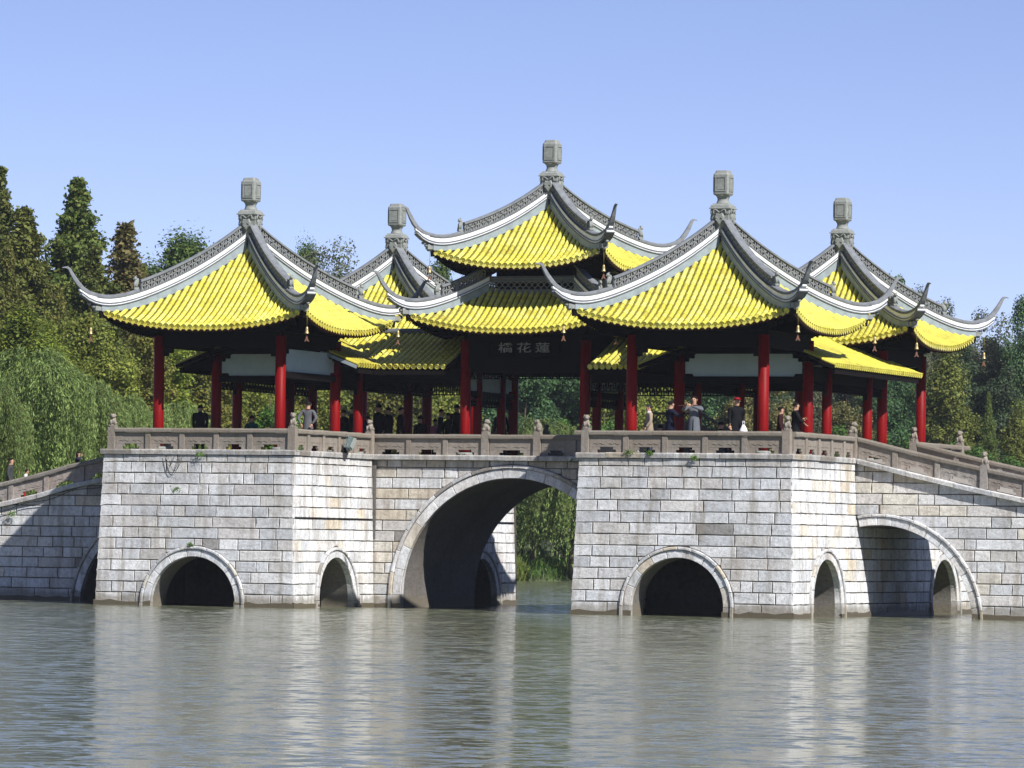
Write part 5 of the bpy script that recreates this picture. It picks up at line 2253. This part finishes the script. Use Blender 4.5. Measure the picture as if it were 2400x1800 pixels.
# --- far bank
G4 = 'trees along the far bank'
for i, (px, py, d, rd, k, lab) in enumerate((
        (716, 574, 292, 1.3, 'pine', 'thin dark treetop between the two left roofs'),
        (760, 602, 290, 3.4, 'grey', 'rounded grey-green tree between the two left roofs'),
        (815, 590, 292, 3.2, 'grey', 'higher grey-green tree just left of the back left roof'),
        (1030, 612, 285, 1.5, 'pine', 'dark pine under the upper roof of the central pavilion'),
        (1000, 655, 287, 1.6, 'pine', 'lower dark pine just above the back left roof ridge'),
        (1105, 632, 295, 2.6, 'grey', 'pale airy tree beside the drum of the central pavilion'),
        (1150, 800, 278, 2.4, 'green', 'deep green tree in the opening of the central pavilion'),
        (1230, 770, 276, 2.6, 'green', 'lush green tree under the name board'),
        (1310, 780, 279, 2.6, 'green', 'lush green tree right of the central opening'),
        (1390, 800, 281, 2.5, 'green', 'green tree behind the shaded front left column of the right pavilion'),
        (1460, 800, 276, 2.4, 'leafy', 'olive tree left of the woman in beige'),
        (1535, 790, 280, 2.5, 'leafy', 'mottled olive tree above the woman in beige'),
        (1620, 790, 300, 2.6, 'green', 'misty green tree behind the man in the long grey coat'),
        (1690, 800, 298, 2.6, 'green', 'misty green tree left of the man in the red cap'),
        (1750, 850, 280, 2.2, 'khaki', 'brownish tree right of the man in the red cap'),
        (1835, 880, 275, 2.2, 'khaki', 'khaki-leaved tree behind the couple in dark clothes'),
        (1905, 860, 284, 2.2, 'grey', 'grey-green tree behind the red columns of the right gallery'),
        (1985, 880, 279, 2.1, 'khaki', 'brownish bush-like tree seen between the gallery columns by the ramp'),
        (2070, 850, 284, 2.3, 'green', 'bluish green tree behind the back right pavilion columns'),
        (2130, 800, 292, 2.2, 'green', 'dark green tree left of the golden conical tree'),
        (2105, 640, 300, 1.9, 'green', 'green treetop just right of the back right roof ornament'),
        (2150, 672, 303, 2.3, 'grey', 'grey-brown tree below the back right roof tip'),
        (2215, 700, 306, 2.6, 'grey', 'grey-brown tree under the far right roof tip'),
        (2285, 722, 305, 2.6, 'grey', 'grey-brown tree right of the far right hanging bell'),
        (2345, 735, 302, 2.5, 'grey', 'tall grey-brown tree near the right picture edge'),
        (2395, 688, 299, 1.9, 'green', 'dark green tree cut by the right picture edge'),
        (2430, 720, 304, 2.4, 'grey', 'grey tree mostly outside the right picture edge'),
        (2215, 795, 284, 2.7, 'gold', 'golden-green conical tree right of the last red column'),
        (2318, 905, 279, .9, 'conifer', 'small dark blue-green conifer right of the golden conical tree'),
        (2390, 930, 281, 1.9, 'gold', 'yellow-green tree above the ramp at the right picture edge'),
        (2260, 800, 294, 2.4, 'dark', 'dark tree behind the golden conical tree'),
        (2350, 850, 292, 2.4, 'dark', 'dark tree behind the small blue-green conifer'))):
    tree(k, px, py, d, rd, lab, G4)
for i, (px, py, d, rd, lab) in enumerate((
        (2150, 1010, 272, 2.0, 'green bush behind the back right column foot'),
        (2225, 1025, 270, 2.0, 'green bush below the golden conical tree'),
        (2300, 1035, 269, 2.0, 'bright green bush over the far ramp balustrade'),
        (2370, 1055, 268, 1.9, 'bright green bush above the handrail by the right edge'),
        (2440, 1050, 268, 2.0, 'green bush cut by the right picture edge'),
        (1330, 985, 270, 1.7, 'bush behind the lion post of the right pier'),
        (1420, 985, 271, 1.8, 'pale green bush left of the woman in beige'),
        (1960, 990, 270, 1.9, 'bush seen low between the gallery columns by the ramp'),
        (2060, 1000, 270, 1.9, 'bush seen low beside the back right column'),
        (640, 960, 215, 1.6, 'green bush low behind the seated visitor in green'),
        (1230, 1325, 262.5, .9, 'low bush at the water edge under the arch'),
        (1200, 1120, 274, 2.6, 'shady bush behind the reeds under the arch'),
        (1270, 1130, 276, 2.8, 'shady bush behind the willow trunk under the arch'),
        (1345, 1120, 275, 2.8, 'shady bush behind the willow beside the right pier'))):
    tree('bush', px, py, d, rd, lab, 'bushes along the far bank')
for i in range(16):
    tree('dark', 820 + i * 108, 765 + 25 * math.sin(i * 2.3), 322 + 6 * math.cos(i * 1.9), 3.3, 'dark leafy tree in the farthest row behind the pavilions', 'farthest row of trees')


def grass_mesh(name, pts, h, base, alt, seed, wid=.03):
    r = np.random.RandomState(seed)
    n = len(pts)
    up = np.stack([r.normal(size=n) * .25, r.normal(size=n) * .25, np.ones(n)], 1)
    hh = r.uniform(h[0], h[1], size=n)
    cen = pts + up * hh[:, None] * .5
    nr = np.stack([r.normal(size=n), r.normal(size=n) - .6, r.normal(size=n) * .2], 1)
    return leaf_mesh(name, cen, nr, np.full(n, wid), palette(r, n, base, .35, alt, .4), (h[0] + h[1]) / 2 / wid, up, seed)


def bank_points(n, u0, u1, d0, d1, seed, zmin=.02):
    r = np.random.RandomState(seed)
    out = []
    while len(out) < n:
        u, d = r.uniform(u0, u1), r.uniform(d0, d1)
        p = CAM_POS + _f * d + _r * u
        z = land_height(p.x, p.y)
        if z > zmin:
            out.append((p.x, p.y, z - .03))
    return np.array(out)


tag(link('grass', grass_mesh('grass', bank_points(9000, -14, 16, 259, 275, 5), (.12, .4), (.085, .115, .026), (.05, .085, .02), 6, .06)), 'grass on the far bank', 'grass', kind='stuff')
tag(link('bank_grass', grass_mesh('bank_grass', bank_points(5000, -2, 5, 258.5, 268, 15), (.25, .7), (.070, .110, .024), (.045, .085, .02), 16, .05)), 'tall grass on the bank seen under the arch', 'grass', kind='stuff')
tag(link('reeds', grass_mesh('reeds', bank_points(1500, -.6, .95, 259.5, 262.5, 8, -.25), (.7, 1.5), (.14, .15, .04), (.09, .12, .03), 9, .05)), 'pale reeds at the water edge under the arch', 'reeds', kind='stuff')

# tufts of weeds rooted in the masonry
WEED = [((-8.60, -YF + .10, 3.55), .09, 'tall weed growing from a joint in the middle of the left pier'), ((-7.75, -YF + .02, 4.60), .13, 'green weed patch under the coping of the left pier'),
        ((2.05, -W - .05, 4.62), .11, 'weed tuft under the coping right of the arch crown'), ((2.55, -W - .12, 3.62), .13, 'weed on the big arch ring next to the right pier'),
        ((6.1, -YF + .02, 4.76), .08, 'weed tuft on the right pier coping below the first baluster'), ((6.75, -YF + .02, 4.76), .07, 'weed tuft on the right pier coping, second from the pier edge'),
        ((8.15, -YF + .03, 4.60), .07, 'small weed under the coping of the right pier'), ((-8.0, -YF - .04, 1.86), .06, 'weed on the crown of the left pier arch'), ((-17.3, -W - .06, 2.75), .12, 'mossy weeds under the coping of the left ramp')]
for i, (p, s, lab) in enumerate(WEED):
    r = np.random.RandomState(200 + i)
    n = 90
    d = r.normal(size=(n, 3)) * np.array([s * .8, s * .25, s * .5])
    me = leaf_mesh('weed', d, r.normal(size=(n, 3)) + np.array([.3, -.8, .3]), r.uniform(.02, .045, size=n), palette(r, n, (.07, .12, .022), .3), 1.6, None, 200 + i)
    tag(link('weed', me, None, p), lab, 'weed', 'weeds growing on the bridge')


# ------------------------------------------------------------------ people
def at_px(px, y):
    """x on the vertical plane of constant world y seen at a pixel column (deck height)"""
    d = _F * FPX + CR * (px - 1200.0) + CU * (900.0 - 960.0)
    t = (y - CAM_POS.y) / d.y
    return CAM_POS.x + d.x * t


SKINC = (0.46, 0.27, 0.185)
HAIRC = (0.012, 0.010, 0.009)


def person(px, y, py_head, face, label, coat, legs=(0.02, 0.02, 0.024), hair=HAIRC, arms=None, sit=False, z0=DECK, bend=0.0, hair_long=False,
           cap=None, longcoat=None, build=1.0, collar=None, group='visitors on the bridge'):
    """a clothed figure; face = heading in radians (0 looks along +Y, away from the viewer)"""
    x = at_px(px, y)
    v = _F * FPX + CR * (px - 1200.0) + CU * (900.0 - py_head)
    ztop = CAM_POS.z + v.z * (y - CAM_POS.y) / v.y
    if sit:
        H = (ztop - z0 - 0.45) / 0.52 * 1.0
        H = min(1.80, max(1.45, H))
        base = ztop - H
    else:
        H = (ztop - z0) / (1.0 - 0.06 * abs(bend))
        base = z0
    H = max(0.8, H)
    root = thing('person', (x, y, z0 if not sit else base), label, 'person', group, face)
    b = bend
    J = {}
    J['pelvis'] = (0, -.02 * b, .52, .088 * build, .068 * build)
    J['belly'] = (0, .02 * b, .61, .084 * build, .064 * build)
    J['chest'] = (0, .08 * b, .725, .100 * build, .068 * build)
    J['neck'] = (0, .13 * b, .825, .040, .040)
    J['head1'] = (0, .018 + .155 * b, .868 - .01 * b, .040, .047)
    J['head2'] = (0, .018 + .175 * b, .925 - .015 * b, .050, .058)
    J['head3'] = (0, .010 + .18 * b, .968 - .02 * b, .034, .040)
    for s, n in ((-1, 'l'), (1, 'r')):
        J['sh' + n] = (s * .108 * build, .09 * b, .795, .045, .043)
        A = (arms or {}).get(n)
        el = A[0] if A else (s * .138, -.015, .635)
        wr = A[1] if A else (s * .142, .035, .50)
        J['el' + n] = (*el, .034, .034)
        J['wr' + n] = (*wr, .023, .021)
        J['hip' + n] = (s * .052, 0, .49, .062 * build, .062 * build)
        if sit:
            J['kn' + n] = (s * .062, .235, .50, .044, .044)
            J['an' + n] = (s * .062, .245, .28, .03, .03)
            J['to' + n] = (s * .066, .32, .245, .024, .022)
        else:
            J['kn' + n] = (s * .056, .012, .28, .044, .044)
            J['an' + n] = (s * .056, -.012, .045, .030, .030)
            J['to' + n] = (s * .064, .075, .022, .026, .022)
    E = [('pelvis', 'belly'), ('belly', 'chest'), ('chest', 'neck'), ('neck', 'head1'), ('head1', 'head2'), ('head2', 'head3')]
    for n in 'lr':
        E += [('chest', 'sh' + n), ('sh' + n, 'el' + n), ('el' + n, 'wr' + n), ('pelvis', 'hip' + n), ('hip' + n, 'kn' + n), ('kn' + n, 'an' + n), ('an' + n, 'to' + n)]
    ks = list(J)
    me = bpy.data.meshes.new('tmp')
    me.from_pydata([Vector(J[k][:3]) * H for k in ks], [(ks.index(a), ks.index(c)) for a, c in E], [])
    o = bpy.data.objects.new('tmp', me)
    COL.objects.link(o)
    o.modifiers.new('skin', 'SKIN').use_smooth_shade = True
    sv = me.skin_vertices[0].data
    for i, k in enumerate(ks):
        sv[i].radius = (J[k][3] * H, J[k][4] * H)
        sv[i].use_root = (k == 'pelvis')
    sub = o.modifiers.new('sub', 'SUBSURF')
    sub.levels = sub.render_levels = 2
    dg = bpy.context.evaluated_depsgraph_get()
    ev = bpy.data.meshes.new_from_object(o.evaluated_get(dg))
    bpy.data.objects.remove(o)
    bpy.data.meshes.remove(me)
    mb = MB()
    vs = [v.co.copy() for v in ev.vertices]
    fs = [tuple(p.vertices) for p in ev.polygons]
    bpy.data.meshes.remove(ev)
    mb.add(vs, fs, True)
    wl, wr = Vector(J['wrl'][:3]) * H, Vector(J['wrr'][:3]) * H
    for i, p in enumerate(vs):
        zz = p.z / H
        if zz > .842 and abs(p.x) < .09 * H:
            c = SKINC
        elif min((p - wl).length, (p - wr).length) < .028 * H:
            c = SKINC
        elif zz > .815 and abs(p.x) < .05 * H:
            c = collar or coat
        elif zz > .478 or (longcoat and zz > .3):
            c = coat
        elif zz < .055 and not sit:
            c = (.015, .013, .012)
        else:
            c = legs
        mb.c[i] = c
    # hands: palm, four fingers of unequal length and a thumb
    for n, s in (('l', -1), ('r', 1)):
        w, e = Vector(J['wr' + n][:3]) * H, Vector(J['el' + n][:3]) * H
        d = (w - e).normalized()
        side = d.cross(Vector((0, 1, 0.3))).normalized()
        nrm = side.cross(d).normalized()
        pc = w + d * .035 * H
        M3 = Matrix((side, nrm, d)).transposed()
        mb.ball(pc, (.021 * H, .012 * H, .030 * H), 8, 6, rot=M3, col=SKINC)
        for k, ln in enumerate((.036, .042, .039, .030)):
            o_ = pc + side * ((k - 1.5) * .0105 * H) + d * .022 * H
            mb.tube([o_, o_ + d * ln * .55 * H, o_ + (d * ln + nrm * s * .012) * H], [.0058 * H, .0054 * H, .004 * H], 5, col=SKINC)
        o_ = pc - side * (.018 * H) * -s - d * .008 * H
        mb.tube([o_, o_ + (side * s * .014 + d * .016) * H, o_ + (side * s * .014 + d * .034) * H], [.0068 * H, .006 * H, .0045 * H], 5, col=SKINC)
    hc = Vector(J['head2'][:3]) * H
    hs = H
    # nose, mouth, eyes, ears
    mb.tube([hc + Vector((0, .050, .012)) * hs, hc + Vector((0, .061, -.012)) * hs, hc + Vector((0, .052, -.016)) * hs], [.005 * hs, .0075 * hs, .005 * hs], 6, col=SKINC)
    mb.ball(hc + Vector((0, .050, -.032)) * hs, (.017 * hs, .006 * hs, .0045 * hs), 6, 4, col=(.30, .10, .08))
    for s in (-1, 1):
        mb.ball(hc + Vector((s * .020, .050, .008)) * hs, (.008 * hs, .006 * hs, .0045 * hs), 6, 4, col=(.02, .015, .012))
        mb.ball(hc + Vector((s * .052, .002, -.004)) * hs, (.008 * hs, .013 * hs, .019 * hs), 6, 5, col=SKINC)
    mb.build('body', M_CLOTH, root)
    # hair: shell over the top and back of the head
    hb = MB()
    hb.cur = hair
    vs, fs = [], []
    n, m = 14, 7
    for i in range(m + 1):
        for k in range(n):
            a = 2 * math.pi * k / n
            front = max(0.0, math.sin(a))
            tmax = (1.95 if hair_long else 1.72) - front * .95
            t = tmax * i / m
            p = Vector((.0585 * math.sin(t) * math.cos(a), .066 * math.sin(t) * math.sin(a) - .004, .062 * math.cos(t) + .006))
            if hair_long and i == m and front < .3:
                p.z -= .11
            vs.append(hc + p * hs)
    for i in range(m):
        for k in range(n):
            fs.append((i * n + k, (i + 1) * n + k, (i + 1) * n + (k + 1) % n, i * n + (k + 1) % n))
    hb.add(vs, fs, True)
    hb.build('hair', M_CLOTH, root)
    if cap:
        cb = MB()
        cb.cur = cap
        cb.lathe([(.060 * hs, .022 * hs), (.061 * hs, .04 * hs), (.050 * hs, .060 * hs), (.02 * hs, .068 * hs)], hc, 12)
        cb.ball(hc + Vector((0, .075, .026)) * hs, (.045 * hs, .045 * hs, .007 * hs), 10, 4)
        cb.build('cap', M_CLOTH, root)
    if longcoat or not sit:
        # jacket hem or coat skirt falling from the waist
        zl = (longcoat or .445) * H
        sk = MB()
        sk.cur = tuple(c * .97 for c in coat)
        vs, fs = [], []
        n = 18
        for i in range(5):
            t = i / 4
            z = .60 * H + (zl - .60 * H) * t
            rx = (.093 + (.035 if longcoat else .016) * t) * build * H
            ry = (.074 + (.035 if longcoat else .014) * t) * build * H
            for k in range(n + 1):
                a = math.pi / 2 + .10 + (2 * math.pi - .20) * k / n
                wv = 1 + .05 * math.sin(k * 2.1 + i) * t
                vs.append((math.cos(a) * rx * wv, math.sin(a) * ry * wv, z))
        for i in range(4):
            for k in range(n):
                fs.append((i * (n + 1) + k, i * (n + 1) + k + 1, (i + 1) * (n + 1) + k + 1, (i + 1) * (n + 1) + k))
        sk.add(vs, fs, True)
        sk.build('coat_skirt' if longcoat else 'jacket_hem', M_CLOTH, root)
    return root, x, H


BLK, NAVY, CHAR = (.010, .010, .012), (.012, .014, .030), (.030, .030, .033)
PI = math.pi
# front left pavilion
person(470, -4.3, 950, 0.5, 'hunched figure in dark clothes beside the back left column of the left pavilion', BLK, bend=.5, build=1.25)
person(590, -3.0, 972, 0.1, 'seated visitor in teal jacket seen from behind in the left pavilion', (.010, .075, .080), sit=True)
person(722, -6.6, 939, 0.15, 'man in grey jacket seen from behind, hands on his hips, by the lion post', (.105, .110, .120), BLK, arms={
    'l': ((-.185, -.06, .655), (-.118, -.095, .545)), 'r': ((.185, -.06, .655), (.118, -.095, .545))}, collar=(.07, .03, .03))
# left gallery silhouettes
person(806, -1.4, 959, 1.2, 'short dark visitor just right of the last front column of the left pavilion', BLK)
person(826, -1.2, 951, -1.0, 'dark visitor half hidden by the shaded gallery column', BLK)
person(855, -1.5, 976, -.4, 'visitor in dark blue leaning low beside the gallery column', (.018, .022, .06), bend=.6)
person(888, -0.4, 946, 1.3, 'tallest of three dark standing visitors in the left gallery', BLK, hair=BLK)
person(911, -0.2, 953, 1.5, 'dark visitor in the middle of the three standing in the left gallery', BLK)
person(939, 0.1, 953, -1.4, 'dark visitor facing right, last of the three standing in the left gallery', BLK)
person(986, 0.2, 972, 1.0, 'low dark seated visitor between the two dark gallery columns', BLK, sit=True)
person(1033, 0.3, 958, -1.2, 'dark visitor with a white shirt front left of the bright twin columns', BLK, collar=(.55, .55, .58))
person(1052, 0.6, 966, 1.4, 'dark visitor with joined hands right beside the bright front column', BLK, arms={'l': ((-.12, .06, .65), (-.03, .15, .62)), 'r': ((.12, .06, .65), (.02, .15, .62))})
person(1071, 0.9, 946, 0.6, 'tall visitor in dark brown close behind the bright front column', (.022, .014, .010))
person(1020, 0.9, 981, -.5, 'child in pink mostly hidden behind the dark visitors', (.42, .16, .20))
person(1176, 1.2, 957, 0.8, 'dark visitor under the name board, beside the black back column', BLK, bend=.4)
# front right pavilion
person(1522, -8.35, 946, PI - .9, 'woman in beige jacket looking right beside the front left column of the right pavilion', (.33, .26, .20), (.05, .07, .12), hair=(.03, .027, .025),
       arms={'l': ((-.135, .01, .645), (-.10, .095, .52)), 'r': ((.135, .01, .645), (.10, .095, .52))}, collar=(.6, .6, .62))
person(1571, -8.2, 938, -.75, 'man in navy suit raising his right hand, seen from behind', NAVY, NAVY, arms={'r': ((.20, .08, .69), (.30, .19, .775)), 'l': ((-.14, .02, .64), (-.12, .1, .52))})
person(1627, -8.35, 927, PI + .12, 'man in long open grey coat playing a flute to his side', (.135, .145, .165), (.02, .02, .03), longcoat=.20, arms={
    'r': ((.19, .06, .74), (.13, .13, .815)), 'l': ((-.17, .10, .75), (.02, .14, .82))}, collar=(.02, .02, .03))
person(1726, -8.35, 930, PI + .85, 'stout man in long black coat and red cap', BLK, BLK, longcoat=.30, build=1.22, cap=(.22, .012, .018))
person(1829, -6.1, 952, -1.2, 'woman in dark maroon beside the lion post of the right pier', (.035, .012, .014))
person(1864, -5.2, 941, -1.0, 'man in black jacket behind the lion post of the right pier', BLK, arms={'l': ((-.14, .06, .66), (-.10, .15, .68)), 'r': ((.15, .05, .66), (.12, .14, .60))})
person(1690, -4.0, 987, -.4, 'small seated figure in dark hood left of the man in the red cap', BLK, sit=True, hair=BLK)
person(1549, -5.2, 993, .4, 'crouching visitor in crimson jacket behind the man in navy', (.22, .012, .03), sit=True, bend=.8)
# left ramp
for px, y, py, face, lab, coat, kw in (
        (27, -2.0, 1072, -1.35, 'man in charcoal sweater walking up the left ramp', (.050, .054, .055), {}),
        (-13, -1.4, 1080, -1.3, 'navy-clad walker cut by the left picture edge', NAVY, {}),
        (60, -1.6, 1100, -1.0, 'black-haired child in white top and red trousers on the left ramp', (.62, .62, .64), dict(legs=(.30, .015, .02), bend=.35)),
        (184, -1.6, 1057, -1.35, 'woman with long dark hair near the top of the left ramp', (.03, .03, .05), dict(hair_long=True, arms={'r': ((.17, .09, .77), (.07, .12, .86))}))):
    person(px, y, py, face, lab, coat, z0=ramp_deck(at_px(px, y)), **kw)

# things held by people
x = at_px(1743, -8.5)
bg = MB()
bg.lathe([(.03, .20), (.06, .15), (.12, .05), (.14, -.08), (.12, -.2), (.02, -.23)], n=9)
bg.tube([(-.03, 0, .2), (-.02, 0, .30), (.02, 0, .30), (.03, 0, .2)], .012, 5)
tag(bg.build('plastic_bag', M_PLASTIC, None, (x, -8.5, 5.40)), 'white plastic bag held by the man in the red cap', 'bag')
x = at_px(1615, -8.55)
fl_ = MB()
fl_.tube([(-.32, 0, 0), (.26, .02, .03)], .013, 8)
tag(fl_.build('flute', mat_plain('bamboo', (.20, .10, .05), .5), None, (x - .0, -8.60, 6.14)), 'dark bamboo flute held by the man in the grey coat', 'flute')

# pale stair parapet on the far side of the deck, behind the flute player
xa, xb, xc = at_px(1528, 2.55), at_px(1640, 2.55), at_px(1752, 2.55)
sp = thing('stair_parapet', ((xa + xc) / 2, 2.55, DECK), 'pale grey stair parapet sloping down behind the man in the grey coat', 'parapet')
ox = (xa + xc) / 2
mb = MB()
mb.cur = (.30, .32, .34)
segs_ = [((xa - ox, 0, 1.50), (xb - ox, 0, 1.50)), ((xb - ox, 0, 1.50), (xc - ox, 0, .72))]
for p0, p1 in segs_:
    mb.profile(p0, p1, [(-.09, -.06), (.09, -.06), (.09, .02), (-.09, .02)], NY)
mb.build('top_rail', M_RAIL, sp)
mb = MB()
mb.cur = (.22, .24, .27)
for p0, p1 in segs_:
    p0, p1 = Vector(p0), Vector(p1)
    n = 7
    for i in range(n):
        q0, q1 = p0 + (p1 - p0) * (i / n), p0 + (p1 - p0) * ((i + 1) / n)
        mb.bar(q0 - Vector((0, 0, .06)), q1 - Vector((0, 0, .34)), .03, .05, Vector((0, 1, 0)))
        mb.bar(q0 - Vector((0, 0, .34)), q1 - Vector((0, 0, .06)), .03, .05, Vector((0, 1, 0)))
mb.build('openwork', M_RAIL, sp)
mb = MB()
mb.cur = (.36, .36, .35)
for p0, p1 in segs_:
    p0, p1 = Vector(p0), Vector(p1)
    a = [(p0.x, -.07, 0), (p1.x, -.07, 0), (p1.x, -.07, p1.z - .34), (p0.x, -.07, p0.z - .34)]
    b = [(x_, .07, z_) for x_, _y, z_ in a]
    mb.add(a + b, [(0, 1, 2, 3), (7, 6, 5, 4), (3, 2, 6, 7), (0, 3, 7, 4), (1, 5, 6, 2)])
mb.build('parapet_wall', M_RAIL, sp)


# ------------------------------------------------------------------ thin autumn haze over the lake
hz, hnt, hb_ = mat_new('lake_haze')
hnt.nodes.remove(hb_)
pv = N(hnt, 'ShaderNodeVolumePrincipled')
pv.inputs['Color'].default_value = (0.80, 0.88, 1.0, 1)
pv.inputs['Density'].default_value = HAZE
hnt.links.new(pv.outputs[0], hnt.nodes['Material Output'].inputs['Volume'])
mb = MB()
hc_ = CAM_POS + _f * 700
mb.box((hc_.x, hc_.y, 10.0), (7000, 7000, 30.0))
tag(mb.build('haze', hz), 'thin bluish haze over the lake', kind='stuff')
